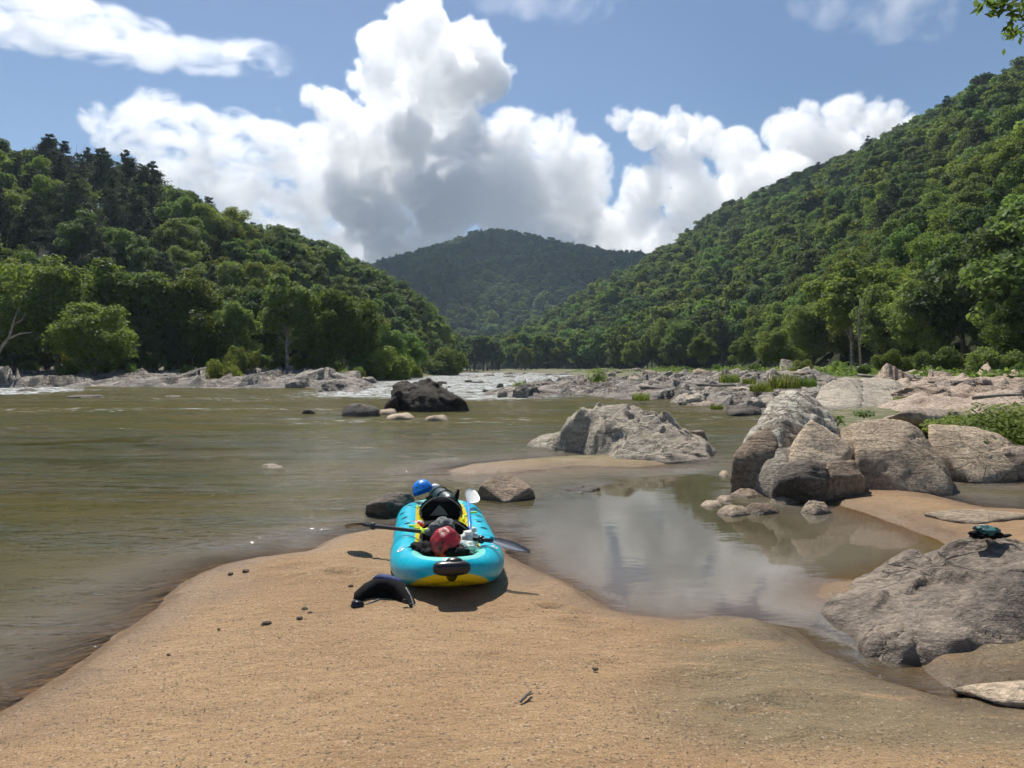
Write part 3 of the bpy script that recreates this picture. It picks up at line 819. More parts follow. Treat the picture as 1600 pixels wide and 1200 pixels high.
for (x, y, w, h, lb) in [(460, 606, 60, 15, 'light humped rock on the left shelf below the mounded vine bush'), (300, 604, 85, 17, 'broad slanting pale rock on the left shelf, right of the big tree'), (375, 603, 70, 17, 'pale grey slanting rock on the left shelf under the mounded bush'),
        (520, 611, 95, 20, 'largest grey rock at the right tip of the left shelf'), (560, 609, 50, 14, 'last grey rock where the left shelf meets the rapids'), (60, 605, 70, 10, 'flat rock at the left edge by the white water'), (268, 620, 34, 5, 'small dark rock awash in the left river'),
        (120, 622, 90, 6, 'long flat wet ledge at the far left of the river'), (30, 612, 70, 8, 'dark wet ledge at the left edge of the river')]:
    scatter_rock(x, y, w, h, M_FAR if 'dark' not in lb else M_CHAR, lb, None)
GM = 'pale lichened rocks along the right bank shelf'
for (x, y, w, h, lb) in [(830, 622, 88, 27, 'pale rock hump with a mossy top beside the rapids, left end of the right shelf'), (786, 620, 30, 12, 'small pale rock at the foot of the mossy topped hump'), (886, 618, 50, 17, 'grey rock right of the mossy topped hump'),
        (940, 616, 60, 20, 'white streaked rock under the lone sapling on the right shelf'), (990, 618, 60, 21, 'pale rock right of the lone sapling on the right shelf')]:
    scatter_rock(x, y, w, h, M_FAR, lb, None)
for k in range(100):
    t = rnd.random()
    x = 880 + t * 440
    yb = np.interp(x, [880, 1000, 1130, 1200, 1320], [612, 628, 640, 646, 650])
    y = rnd.uniform(590, yb)
    s = (y - 574) / 40
    scatter_rock(x, y, rnd.uniform(38, 80) * (.45 + s * .6), rnd.uniform(9, 19) * (.45 + s * .6), rnd.choice([M_FAR, M_FAR, M_GREY, M_PINK]),
        'pale grey rock in the broken shelf along the right bank', GM)
for k in range(34):
    x = rnd.uniform(720, 1000); y = rnd.uniform(583.5, 590)
    scatter_rock(x, y, rnd.uniform(14, 34), rnd.uniform(2.5, 5), M_FAR, 'distant low rock among the rapids at the river bend', 'distant rocks at the river bend')
for k in range(12):
    x = rnd.uniform(680, 800); y = rnd.uniform(596, 614)
    scatter_rock(x, y, rnd.uniform(14, 40), rnd.uniform(3, 8), rnd.choice([M_FAR, M_CHAR]), 'grey rock breaking the white water right of the black boulder', 'rocks in the rapids', zb=-.02)
for k in range(46):
    x = rnd.uniform(1380, 1680); y = rnd.uniform(592, 650)
    s = (y - 574) / 40
    scatter_rock(x, y, rnd.uniform(50, 100) * (.4 + s * .6), rnd.uniform(10, 18) * (.4 + s * .6), rnd.choice([M_PINK, M_PINK, M_FAR]),
        'pinkish weathered rock on the right bank ledges', 'pinkish rocks of the right bank')
rock_thing('outcrop', M_GREY, [H((1290, 600, 30), (1318, 586, 30.5), (1345, 590, 30.5), (1285, 620, 29), (1350, 615, 29)) + B([(1262, 646), (1350, 648), (1350, 630), (1280, 630)], -.2),
    H((1335, 590, 30.5), (1395, 592, 30.5), (1425, 612, 30), (1340, 615, 29)) + B([(1330, 648), (1430, 646), (1440, 630)], -.2)],
    'tall grey fissured outcrop behind the lichen boulder, at the bank', 'rock', amp=.08, seed=81, strata=.07, tilt=(1, .1, .4))
rock_thing('outcrop', M_PINK, [H((1400, 604, 32), (1440, 598, 32), (1500, 604, 32), (1550, 606, 32)) + B([(1395, 640), (1480, 640), (1570, 636), (1560, 625)], -.1)],
    'long pinkish rock ledge right of the fissured outcrop', 'rock', amp=.08, seed=83, strata=.06)
rock_thing('rock', M_CHAR, [H((1140, 634, 26), (1165, 631, 26), (1188, 637, 26)) + B([(1130, 650), (1160, 652), (1190, 648), (1175, 640)], -.1)], 'dark jagged rock awash left of the lichen boulder', 'rock', amp=.12, seed=85, sub=4)
scatter_rock(1395, 590, 60, 24, M_GREY, 'grey boulder at the foot of the brushy right slope', None)

# ------------------------------------------------------------------ trees
def leaf_quads(pos, nrm, size, r, aspect=.6):
    """one small rhombic leaf spray per position; returns verts and quads"""
    n = len(pos)
    nrm = nrm / (np.linalg.norm(nrm, axis=1, keepdims=True) + 1e-9)
    a = r.normal(size=(n, 3)); t = np.cross(nrm, a); t /= np.linalg.norm(t, axis=1, keepdims=True) + 1e-9
    b = np.cross(nrm, t)
    s = (size * r.uniform(.6, 1.35, n))[:, None]
    V = np.stack([pos - t * s, pos - b * s * aspect + nrm * s * .15, pos + t * s, pos + b * s * aspect + nrm * s * .15], 1).reshape(-1, 3)
    F = np.arange(4 * n).reshape(n, 4)
    return V, F
def tube_arr(path, rad, n=6):
    mb = MB(); mb.tube(path, rad, n, 0, False)
    return mb.v, mb.f
def limb_path(a, b, r, seg=5, w=.08):
    a, b = Vector(a), Vector(b); L = (b - a).length
    out = []
    for i in range(seg + 1):
        t = i / seg
        p = a.lerp(b, t)
        p += Vector(r.uniform(-1, 1, 3)) * w * L * math.sin(math.pi * t)
        p.z += .12 * L * math.sin(math.pi * t) * .5
        out.append(p)
    return out
def broadleaf(seed, H=12, R=4.2, base=.25, nl=9000, ls=.26, lobes=26, top=1.0, lean=0.0):
    """crown (leaf sprays on many lobes) and trunk with limbs, root at the origin"""
    r = np.random.default_rng(seed)
    lob = []
    zc = H * (base + (1 - base) * .5); rz = H * (1 - base) * .5
    ph0 = r.uniform(0, 6.28, 3)
    for k in range(lobes):
        d = r.normal(size=3); d[2] = d[2] * .9 + .15; d /= np.linalg.norm(d)
        q = r.uniform(.5, .95) if k > 3 else .3
        az = math.atan2(d[1], d[0])
        irr = 1 + .22 * math.sin(az * 2 + ph0[0]) + .14 * math.sin(az * 3 + ph0[1])
        c = np.array([d[0] * R * q * irr, d[1] * R * q * irr, zc + d[2] * rz * q * .92])
        c[0] += lean * c[2] * .15
        lob.append((c, R * r.uniform(.15, .36) * (1.0 if c[2] < zc else .88)))
    w = np.array([l[1] ** 2 for l in lob]); w /= w.sum()
    idx = r.choice(len(lob), nl, p=w)
    cs = np.array([l[0] for l in lob])[idx]; rs = np.array([l[1] for l in lob])[idx]
    d = r.normal(size=(nl, 3)); d[:, 2] += .35; d /= np.linalg.norm(d, axis=1, keepdims=True)
    d[:, 2] *= .8
    bump = 1 + .28 * noise(d * 3.1 + idx[:, None] * 3.3)
    rad = rs * bump * np.where(r.random(nl) < .22, r.uniform(.2, .85, nl), r.uniform(.82, 1.25, nl))
    pos = cs + d * rad[:, None]
    nr = d + r.normal(size=(nl, 3)) * .75 + np.array([0, 0, .5])
    V, F = leaf_quads(pos, nr, ls, r)
    tv = []; tf = []
    def addt(path, rad, n=6):
        v, f = tube_arr(path, rad, n); b = len(tv); tv.extend(v); tf.extend([tuple(b + i for i in q) for q in f])
    th = H * (base + .38)
    tr = H * .018
    trunk = limb_path((0, 0, -.6), (r.uniform(-.4, .4) + lean * th * .15, r.uniform(-.4, .4), th), r, 7, .02)
    addt(trunk, [tr * (1.25 if i == 0 else 1 - .75 * i / 8) for i in range(8)], 8)
    for c, rr in sorted(lob, key=lambda l: -l[1])[:13]:
        k = r.integers(3, 7)
        addt(limb_path(trunk[k], c, r, 5, .07), [tr * (.42 - .07 * i) for i in range(6)], 5)
    return (V, F), (np.array([tuple(v) for v in tv]), tf)
def pine(seed, H=18, R=3.2, base=.3, nl=5000, ls=.28):
    r = np.random.default_rng(seed)
    P_, N_ = [], []
    tv = []; tf = []
    def addt(path, rad, n=5):
        v, f = tube_arr(path, rad, n); b = len(tv); tv.extend(v); tf.extend([tuple(b + i for i in q) for q in f])
    trunk = limb_path((0, 0, -.6), (r.uniform(-.3, .3), 0, H * .98), r, 8, .006)
    addt(trunk, [H * .014 * (1 - .9 * i / 8) for i in range(9)], 7)
    brs = []
    z = H * base
    while z < H * .97:
        f = (z / H - base) / (1 - base)
        L0 = R * (min(1, .55 + f * 1.6) if f < .3 else (1 - f) ** .75 * 1.25 + .08)
        for k in range(r.integers(3, 6)):
            a = r.uniform(0, 6.28); L = L0 * r.uniform(.55, 1.15)
            p0 = np.array([0, 0, z + r.uniform(-.2, .2)]); p1 = p0 + np.array([math.cos(a) * L, math.sin(a) * L, L * r.uniform(.0, .35)])
            brs.append((p0, p1, L)); addt([Vector(p0), Vector(p1)], [.05, .02], 4)
        z += H * r.uniform(.035, .065)
    w = np.array([b[2] for b in brs]); w /= w.sum()
    idx = r.choice(len(brs), nl, p=w)
    t = r.uniform(.3, 1.02, nl)[:, None]
    p0 = np.array([b[0] for b in brs])[idx]; p1 = np.array([b[1] for b in brs])[idx]
    L = np.array([b[2] for b in brs])[idx][:, None]
    pos = p0 + (p1 - p0) * t + r.normal(size=(nl, 3)) * L * np.array([.19, .19, .11])
    nr = np.array([0, 0, .7]) + r.normal(size=(nl, 3)) * .8
    V, F = leaf_quads(pos, nr, ls, r, .4)
    return (V, F), (np.array([tuple(v) for v in tv]), tf)

def mesh_of(name, V, F, mat):
    if isinstance(F, np.ndarray): return fastmesh(name, V, F, mat)
    me = bpy.data.meshes.new(name); me.from_pydata(np.asarray(V).tolist(), [], F); me.materials.append(mat)
    me.polygons.foreach_set('use_smooth', np.ones(len(me.polygons), bool)); me.update()
    return me
TREES = {}
def reg(kind, gen, lm, bark=None):
    (cv, cf), (tv, tf) = gen
    TREES[kind] = (mesh_of('crown', cv, cf, lm), mesh_of('trunk', tv, tf, bark or M_BARK), cv[:, 2].max(), np.percentile(np.hypot(cv[:, 0], cv[:, 1]), 97))
for i in range(3):
    reg('olive%d' % i, broadleaf(20 + i, 12, 4.2, .10, 17000, .185, 60), L_OLIVE)
    reg('mid%d' % i, broadleaf(30 + i, 12, 3.9, .14, 16000, .19, 54), L_MID)
    reg('dark%d' % i, broadleaf(40 + i, 12, 3.8, .16, 14000, .20, 50), L_DARK)
for i in range(3): reg('pine%d' % i, pine(50 + i, 18, 4.0, .25, 10000, .25), L_PINE)
reg('slim0', broadleaf(61, 12, 2.9, .22, 12000, .18, 42, lean=.3), L_MID, M_PALEBARK)
reg('slim1', broadleaf(62, 12, 3.1, .26, 12000, .18, 42), L_OLIVE, M_PALEBARK)
reg('bush0', broadleaf(71, 4, 3.6, -.12, 12000, .15, 34), L_LIME)
reg('bush1', broadleaf(72, 4, 3.4, -.15, 9000, .16, 30), L_MID)
reg('bush2', broadleaf(73, 4, 3.4, -.15, 9000, .16, 30), L_OLIVE)
def tree(kind, x, y, z, h, label, cat='tree', group=None, name=None, wide=1.0, rz=None):
    cm, tm, H0, R0 = TREES[kind]
    s = h / H0
    e = thing(name or ('pine_tree' if kind.startswith('pine') else ('shrub' if kind.startswith('bush') else 'tree')), label, cat, (x, y, z), group, rnd.uniform(0, 6.28) if rz is None else rz)
    e.scale = (s * wide, s * wide, s)
    c = bpy.data.objects.new('crown', cm); t = bpy.data.objects.new('trunk', tm)
    for o in (c, t): COL.objects.link(o); o.parent = e
    return e

# ---- hills: lofted slopes
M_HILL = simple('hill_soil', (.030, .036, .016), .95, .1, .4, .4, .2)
def smooth_curve(pts, n):
    pts = np.array(pts, float)
    t = np.concatenate([[0], np.cumsum(np.linalg.norm(np.diff(pts, axis=0), axis=1))]); t /= t[-1]
    q = np.linspace(0, 1, n)
    o = np.column_stack([np.interp(q, t, pts[:, k]) for k in range(3)])
    ker = np.array([1, 2, 3, 2, 1]) / 9
    for k in range(3):
        e = np.concatenate([[o[0, k]] * 2, o[:, k], [o[-1, k]] * 2]); o[:, k] = np.convolve(e, ker, 'valid')
    return o
def hill(name, base, ridge, bulge=.12, nu=150, nv=40, amp=4, seed=0, back=90, canopy=10):
    b = smooth_curve(base, nu); r = smooth_curve(ridge, nu)
    r = r.copy(); r[:, 2] -= canopy; r[:, 2] = np.maximum(r[:, 2], 1)
    rows = []
    for j in range(nv + 1):
        t = j / nv
        p = b + (r - b) * t
        p[:, 2] += (r[:, 2] - b[:, 2]) * bulge * math.sin(math.pi * t)
        e = math.sin(math.pi * t) ** .7
        nn = fbm(np.column_stack([p[:, 0], p[:, 1], np.full(nu, seed * 9.0)]) / 45.0, 4)
        p[:, 2] += nn * amp * e * 2
        rows.append(p)
    dr = r - b; dr[:, 2] = 0; dr /= np.linalg.norm(dr, axis=1, keepdims=True) + 1e-9
    for j in range(1, 9):
        p = r + dr * back * j / 8; p[:, 2] = r[:, 2] * (1 - (j / 8) ** 1.6 * .9)
        rows.append(p)
    V = np.vstack(rows)
    nr = len(rows)
    i = np.arange(nr * nu).reshape(nr, nu)
    F = np.column_stack([i[:-1, :-1].ravel(), i[:-1, 1:].ravel(), i[1:, 1:].ravel(), i[1:, :-1].ravel()])
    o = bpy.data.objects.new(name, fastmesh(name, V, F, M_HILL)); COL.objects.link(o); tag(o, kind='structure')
    G = np.array(rows[:nv + 4])
    return G
def A(px, py, Y, dz=0): p = at(px, py, Y); return (p.x, p.y, p.z + dz)
def Bz(px, Y, z=.6): return ((px - 800) * Y / FPX, Y, z)
HL = hill('left_hill', [Bz(-700, 85), Bz(-200, 92), Bz(0, 96), Bz(200, 104), Bz(400, 118), Bz(560, 140), Bz(660, 180), Bz(705, 235), Bz(722, 320)],
    [A(-900, 200, 190), A(-250, 225, 195), A(0, 240, 195), A(60, 250, 195), A(120, 262, 198), A(180, 288, 200), A(240, 330, 205), A(290, 368, 212), A(330, 350, 225), A(380, 352, 235), A(450, 372, 250),
     A(520, 398, 265), A(580, 425, 285), A(630, 462, 305), A(665, 505, 325), A(690, 545, 350), A(705, 566, 400)], .16, 160, 36, 2.5, 1)
HR = hill('right_hill', [Bz(2600, 50), Bz(1900, 62), Bz(1600, 84), Bz(1400, 112), Bz(1200, 170), Bz(1050, 240), Bz(900, 330), Bz(780, 420), Bz(715, 520), Bz(690, 640)],
    [A(2600, -500, 300), A(2000, -170, 330), A(1600, 95, 380), A(1500, 148, 420), A(1400, 205, 470), A(1330, 232, 510), A(1200, 292, 590), A(1120, 358, 650), A(1050, 420, 700),
     A(980, 480, 720), A(900, 528, 740), A(820, 540, 750), A(740, 560, 770), A(700, 568, 790)], .06, 190, 60, 5, 2, back=160, canopy=15)
HN = hill('near_right_spur', [Bz(2900, 40), Bz(1900, 56), Bz(1600, 70), Bz(1450, 84), Bz(1330, 104), Bz(1240, 140), Bz(1180, 180)],
    [A(2900, -260, 150), A(2000, 30, 160), A(1700, 190, 170), A(1600, 245, 178), A(1520, 300, 185), A(1440, 350, 195), A(1360, 405, 210), A(1290, 455, 225), A(1220, 505, 245), A(1150, 545, 260)], .14, 120, 34, 2.5, 3, back=60, canopy=10)
HC = hill('middle_mountain', [Bz(380, 620, 4), Bz(560, 640, 4), Bz(700, 620, 3), Bz(850, 680, 4), Bz(1050, 760, 5), Bz(1250, 800, 8)],
    [A(250, 470, 1250), A(400, 440, 1250), A(500, 425, 1240), A(570, 414, 1230), A(640, 398, 1210), A(700, 378, 1190), A(745, 363, 1180), A(790, 361, 1180), A(830, 372, 1190), A(880, 381, 1210), A(950, 391, 1240),
     A(1040, 406, 1270), A(1150, 420, 1300), A(1300, 430, 1300)], .10, 170, 60, 12, 4, back=250, canopy=12)

def hill_points(G, spacing, seed, tmax=1.0):
    """trees over the lofted grid: roughly even spacing by area"""
    r = np.random.default_rng(seed)
    nv, nu = G.shape[:2]
    pts = []
    a = G[:-1, :-1]; b = G[:-1, 1:]; c = G[1:, :-1]
    area = np.linalg.norm(np.cross(b - a, c - a), axis=2)
    n = r.poisson(area / spacing ** 2 * 1.6)
    jj, ii = np.nonzero(n)
    cand = []
    for j, i in zip(jj, ii):
        for k in range(n[j, i]):
            u, v = r.random(2)
            cand.append(G[j, i] * (1 - u) * (1 - v) + G[j, i + 1] * u * (1 - v) + G[j + 1, i] * (1 - u) * v + G[j + 1, i + 1] * u * v)
    r.shuffle(cand)
    cell = {}
    out = []
    s2 = spacing * .78
    for p in cand:
        key = (int(p[0] // s2), int(p[1] // s2), int(p[2] // s2))
        ok = True
        for dx in (-1, 0, 1):
            for dy in (-1, 0, 1):
                for dz in (-1, 0, 1):
                    for q in cell.get((key[0] + dx, key[1] + dy, key[2] + dz), ()):
                        if np.linalg.norm(p - q) < s2: ok = False
        if ok: cell.setdefault(key, []).append(p); out.append(p)
    out = np.array(out)
    px = 800 + out[:, 0] / out[:, 1] * FPX
    py = 574 - (out[:, 2] + 8 - CAMZ) / out[:, 1] * FPX
    return out[(px > -220) & (px < 1820) & (py > -260)]
cands = []
for G, sp, sd, reg_ in ((HL, 5.6, 1, 'L'), (HN, 5.8, 2, 'N'), (HR, 7.4, 3, 'R'), (HC, 10.5, 4, 'C')):
    for p in hill_points(G, sp, sd): cands.append((p, reg_))
# tree belt along the foot of the far bend
r_ = random.Random(5)
for k in range(60):
    x = r_.uniform(700, 1080); Y = np.interp(x, [700, 900, 1080], [300, 270, 200]) + r_.uniform(0, 50)
    cands.append((np.array(Bz(x, Y, .9)), 'F'))
print('tree candidates', len(cands))

def kind_for(p, rg, r):
    px = 800 + p[0] / p[1] * FPX
    top = 574 - (p[2] + 10 - CAMZ) / p[1] * FPX
    q = r.random()
    if rg == 'L':
        if 60 < px < 250 and top < 335 and q < .8: return 'pine%d' % r.randrange(3), r.uniform(12, 17)
        if px < 60 and top < 380 and q < .3: return 'pine%d' % r.randrange(3), r.uniform(10, 13)
        if q < .08: return 'pine%d' % r.randrange(3), r.uniform(10, 13)
        return ('dark%d' if q < .42 else ('mid%d' if q < .85 else 'olive%d')) % r.randrange(3), r.uniform(8, 13)
    if rg == 'N': return ('mid%d' if q < .45 else ('olive%d' if q < .85 else 'dark%d')) % r.randrange(3), r.uniform(9, 13)
    if rg == 'F': return ('mid%d' if q < .5 else ('olive%d' if q < .7 else 'dark%d')) % r.randrange(3), r.uniform(11, 16)
    if rg == 'R':
        if q < .04: return 'pine%d' % r.randrange(3), r.uniform(13, 18)
        return ('dark%d' if q < .5 else ('mid%d' if q < .88 else 'olive%d')) % r.randrange(3), r.uniform(9, 15.5)
    if q < .06: return 'pine%d' % r.randrange(3), r.uniform(17, 22)
    return ('dark%d' if q < .75 else 'mid%d') % r.randrange(3), r.uniform(13, 19)
r_ = random.Random(8)
items = []
for p, rg in cands:
    k, h = kind_for(p, rg, r_)
    px = 800 + p[0] / p[1] * FPX
    py = 574 - (p[2] + h * .6 - CAMZ) / p[1] * FPX
    vis = -40 < px < 1640 and py < 585
    items.append((h / p[1] if vis else 0, p, rg, k, h))
items.sort(key=lambda q: -q[0])
REGL = {'L': ('on the wooded left hill', 'trees of the left hillside'), 'N': ('on the near spur of the right hill', 'trees of the near right spur'),
        'R': ('low on the long right hill', 'trees of the long right hill'), 'F': ('on the far bank at the river bend', 'trees at the river bend'), 'C': ('on the middle mountain', 'trees of the middle mountain')}
KL = {'dark': 'dark green broadleaf tree', 'mid': 'mid green broadleaf tree', 'olive': 'yellowish green broadleaf tree', 'pine': 'tall dark pine'}
NIND = 232
for q, p, rg, k, h in items[:NIND]:
    kk = k[:-1]
    tree(k, p[0], p[1], p[2], h, KL[kk] + ' standing ' + REGL[rg][0], 'tree', REGL[rg][1] + ', ' + {'pine': 'pines'}.get(kk, kk + ' green'), wide=r_.uniform(.9, 1.15))

# forest mass: everything farther, one object of instances
def far_mesh(gen, lm):
    (cv, cf), (tv, tf) = gen
    V = np.vstack([cv, tv]); F = cf.tolist() + [tuple(len(cv) + i for i in f) for f in tf]
    me = bpy.data.meshes.new('forest_tree'); me.from_pydata(V.tolist(), [], F)
    me.materials.append(lm); me.materials.append(M_BARK)
    me.polygons.foreach_set('material_index', np.array([0] * len(cf) + [1] * len(tf), dtype=np.int32)); me.update()
    return bpy.data.objects.new('forest_tree', me), cv[:, 2].max()
FAR = {}
for i in range(3):
    FAR['dark%d' % i] = far_mesh(broadleaf(140 + i, 12, 4.3, .12, 4200, .36, 40), L_DARK)
    FAR['mid%d' % i] = far_mesh(broadleaf(130 + i, 12, 4.3, .12, 4200, .36, 40), L_MID)
    FAR['olive%d' % i] = far_mesh(broadleaf(120 + i, 12, 4.4, .10, 4200, .36, 40), L_OLIVE)
    FAR['pine%d' % i] = far_mesh(pine(150 + i, 18, 3.4, .2, 1800, .5), L_PINE)
keys = sorted(FAR)
def gn_forest(name, its, label):
    me = bpy.data.meshes.new(name)
    me.vertices.add(len(its)); me.vertices.foreach_set('co', np.array([i[1] for i in its], np.float32).ravel())
    r = np.random.default_rng(3)
    sc = np.array([i[4] / FAR[i[3]][1] for i in its])
    a = me.attributes.new('idx', 'INT', 'POINT'); a.data.foreach_set('value', np.array([keys.index(i[3]) for i in its], np.int32))
    a = me.attributes.new('scl', 'FLOAT_VECTOR', 'POINT'); w = r.uniform(.95, 1.3, len(its)); a.data.foreach_set('vector', np.column_stack([sc * w, sc * w, sc]).astype(np.float32).ravel())
    a = me.attributes.new('rot', 'FLOAT', 'POINT'); a.data.foreach_set('value', r.uniform(0, 6.28, len(its)).astype(np.float32))
    ob = bpy.data.objects.new(name, me); COL.objects.link(ob)
    g = bpy.data.node_groups.new(name, 'GeometryNodeTree')
    g.interface.new_socket('Geometry', in_out='INPUT', socket_type='NodeSocketGeometry'); g.interface.new_socket('Geometry', in_out='OUTPUT', socket_type='NodeSocketGeometry')
    N, L = g.nodes.new, g.links.new
    gi, go, ip = N('NodeGroupInput'), N('NodeGroupOutput'), N('GeometryNodeInstanceOnPoints')
    gti = N('GeometryNodeGeometryToInstance')
    for k in keys[::-1]:
        oi = N('GeometryNodeObjectInfo'); oi.inputs['Object'].default_value = FAR[k][0]; oi.inputs['As Instance'].default_value = True
        L(oi.outputs['Geometry'], gti.inputs[0])
    def na(nm, dt):
        x = N('GeometryNodeInputNamedAttribute'); x.data_type = dt; x.inputs[0].default_value = nm; return x.outputs[0]
    cx = N('ShaderNodeCombineXYZ'); L(na('rot', 'FLOAT'), cx.inputs[2])
    L(gi.outputs[0], ip.inputs['Points']); L(gti.outputs[0], ip.inputs['Instance']); ip.inputs['Pick Instance'].default_value = True
    L(na('idx', 'INT'), ip.inputs['Instance Index']); L(cx.outputs[0], ip.inputs['Rotation']); L(na('scl', 'FLOAT_VECTOR'), ip.inputs['Scale'])
    L(ip.outputs[0], go.inputs[0])
    ob.modifiers.new('scatter', 'NODES').node_group = g
    return tag(ob, label, 'forest', kind='stuff')
gn_forest('forest', items[NIND:], 'dense green forest covering the hillsides up to the ridges')

# ---- hand placed trees of the left bank  (px, top py, base py, distance, kind, width factor)
def ptree(px, top, Y, kind, label, wide=1.0, cat='tree', name=None, zb=None, group=None):
    x = (px - 800) * Y / FPX
    z = gz1(x, Y) - .1 if zb is None else zb
    h = CAMZ - (top - 574) * Y / FPX - z
    return tree(kind, x, Y, z, h, label, cat, group, name, wide)
LB = [(-40, 410, 88, 'mid0', 1.1, 'tree cut by the left edge of the river bank row'), (30, 400, 92, 'olive2', 1.0, 'light green tree second from the left edge on the bank'),
      (88, 398, 84, 'olive0', 1.15, 'tall yellow green tree at the left bank with an uneven top'), (150, 470, 78, 'olive1', 1.35, 'lower spreading yellow green tree overhanging the left bank rocks'),
      (190, 405, 92, 'olive2', 1.1, 'yellow green tree behind the low spreading tree'), (245, 425, 92, 'mid1', 1.05, 'green tree in the gap right of the spreading bank tree'),
      (298, 420, 92, 'olive0', .95, 'olive tree left of the dark gap on the left bank'), (340, 440, 98, 'dark1', 1.1, 'dark leafy tree above the mounded vine bush'),
      (392, 450, 100, 'dark0', 1.0, 'dark narrow tree between mounded bush and slender pale trunks'), (448, 430, 90, 'slim0', 1.15, 'slender tree with several pale trunks on the left bank'),
      (505, 448, 92, 'olive1', .95, 'bright green rounded tree right of the slender pale trunks'), (548, 455, 94, 'olive2', .9, 'bright green tree with a domed top near the right end of the left bank'),
      (598, 505, 98, 'mid2', .95, 'small green tree leaning over the right end of the left bank'), (640, 520, 110, 'mid0', 1.0, 'low dark green tree just before the round lime bush'),
      (120, 450, 100, 'mid2', 1.0, 'green tree behind the tall yellow green bank tree'), (370, 470, 92, 'mid1', .8, 'young green tree behind the mounded vine bush'), (475, 490, 96, 'dark2', .9, 'dark understorey tree between the pale trunks and the rounded tree'),
      (218, 490, 88, 'dark2', .9, 'dark low tree right of the spreading bank tree'), (275, 500, 90, 'dark0', 1.0, 'dark low tree over the pale slanting rocks'), (20, 490, 86, 'dark1', 1.0, 'dark low tree behind the bare leaning branch'), (570, 500, 104, 'mid1', 1.0, 'mid green tree filling behind the domed tree')]
for px, top, Y, k, w, lb in LB: ptree(px, top, Y, k, lb, w)
for px, top, Y, k, w, lb in [(695, 540, 150, 'bush0', 1.0, 'round lime green bush at the end of the left bank'), (350, 560, 74, 'bush2', .75, 'mounded vine covered bush on the left bank rocks'), (372, 538, 84, 'bush2', .55, 'light olive shrub behind the mounded vine bush'),
        (110, 562, 80, 'bush2', .6, 'sunlit shrub at the foot of the spreading tree, left side'), (205, 565, 80, 'bush0', .5, 'bright shrub right of the spreading tree foot'), (45, 562, 84, 'bush1', .8, 'dark green shrub near the left edge of the bank'),
        (430, 570, 84, 'bush0', .8, 'low bright shrub below the slender pale trunks'), (510, 568, 88, 'bush1', .8, 'low shrub at the foot of the rounded bright tree'), (560, 572, 84, 'bush0', .8, 'grassy bright shrub near the last grey rocks'),
        (610, 560, 105, 'bush1', .9, 'dark shrub under the leaning small tree'), (650, 568, 115, 'bush0', .6, 'small bright shrub left of the round lime bush'), (290, 570, 84, 'bush1', .8, 'shrub between rocks below the olive tree'), (-10, 568, 80, 'bush2', .8, 'shrub at the left picture edge')]:
    ptree(px, top, Y, k, lb, w, 'shrub', 'shrub')
for k in range(15):
    px_ = -40 + k * 46 + rnd.uniform(-12, 12); Yk = rnd.uniform(90, 98)
    ptree(px_, rnd.uniform(536, 556), Yk, rnd.choice(['bush1', 'bush1', 'bush2']), 'leafy shrub filling the shade beneath the left bank trees', rnd.uniform(.7, 1.0), 'shrub', 'shrub', None, 'understorey shrubs of the left bank')
RB = [(1330, 405, 98, 'slim1', 1.2, 'tall airy tree with a pale leaning trunk on the right bank'), (1215, 510, 108, 'olive0', 1.1, 'rounded pale green tree left of the tall airy tree'), (1270, 470, 118, 'mid0', 1.0, 'green tree between the rounded tree and the airy tree'),
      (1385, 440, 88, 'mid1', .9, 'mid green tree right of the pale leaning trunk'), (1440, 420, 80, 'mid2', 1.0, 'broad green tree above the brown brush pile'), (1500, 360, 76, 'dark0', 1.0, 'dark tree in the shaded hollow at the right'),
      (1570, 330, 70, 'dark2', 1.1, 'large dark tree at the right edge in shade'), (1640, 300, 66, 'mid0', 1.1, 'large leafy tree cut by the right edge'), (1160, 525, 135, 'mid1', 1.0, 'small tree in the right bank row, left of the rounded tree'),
      (1100, 520, 165, 'mid2', 1.0, 'green tree further along the right bank row'), (1050, 528, 200, 'dark1', 1.0, 'dark tree far along the right bank row'), (985, 532, 225, 'olive1', .9, 'pale green rounded tree near the river bend'),
      (820, 540, 260, 'olive2', .9, 'light green tree standing out at the river bend'), (1590, 460, 62, 'olive0', .9, 'lit leafy tree low at the right edge')]
for px, top, Y, k, w, lb in RB: ptree(px, top, Y, k, lb, w)
for px, top, Y, k, w, lb in [(1255, 560, 80, 'bush0', .9, 'low bright ground shrub below the airy tree, left one'), (1310, 563, 76, 'bush0', .9, 'low bright ground shrub below the airy tree, right one'), (1400, 545, 68, 'bush2', .8, 'brownish brush clump at the foot of the right slope'),
        (1470, 540, 62, 'bush1', .9, 'dark shrub in the hollow at the foot of the right slope'), (1550, 540, 58, 'bush1', 1.0, 'big leafy shrub right of the hollow'), (1600, 565, 46, 'bush0', 1.0, 'bright shrub at the right edge above the pink ledge'),
        (1180, 566, 100, 'bush1', .8, 'low shrub left of the bright ground shrubs'), (1120, 568, 130, 'bush0', .8, 'small bright shrub far along the right bank'), (1050, 570, 150, 'bush1', .8, 'small dark shrub far along the right bank'),
        (1350, 568, 66, 'bush1', .7, 'small shrub at the foot of the pale leaning trunk')]:
    ptree(px, top, Y, k, lb, w, 'shrub', 'shrub')

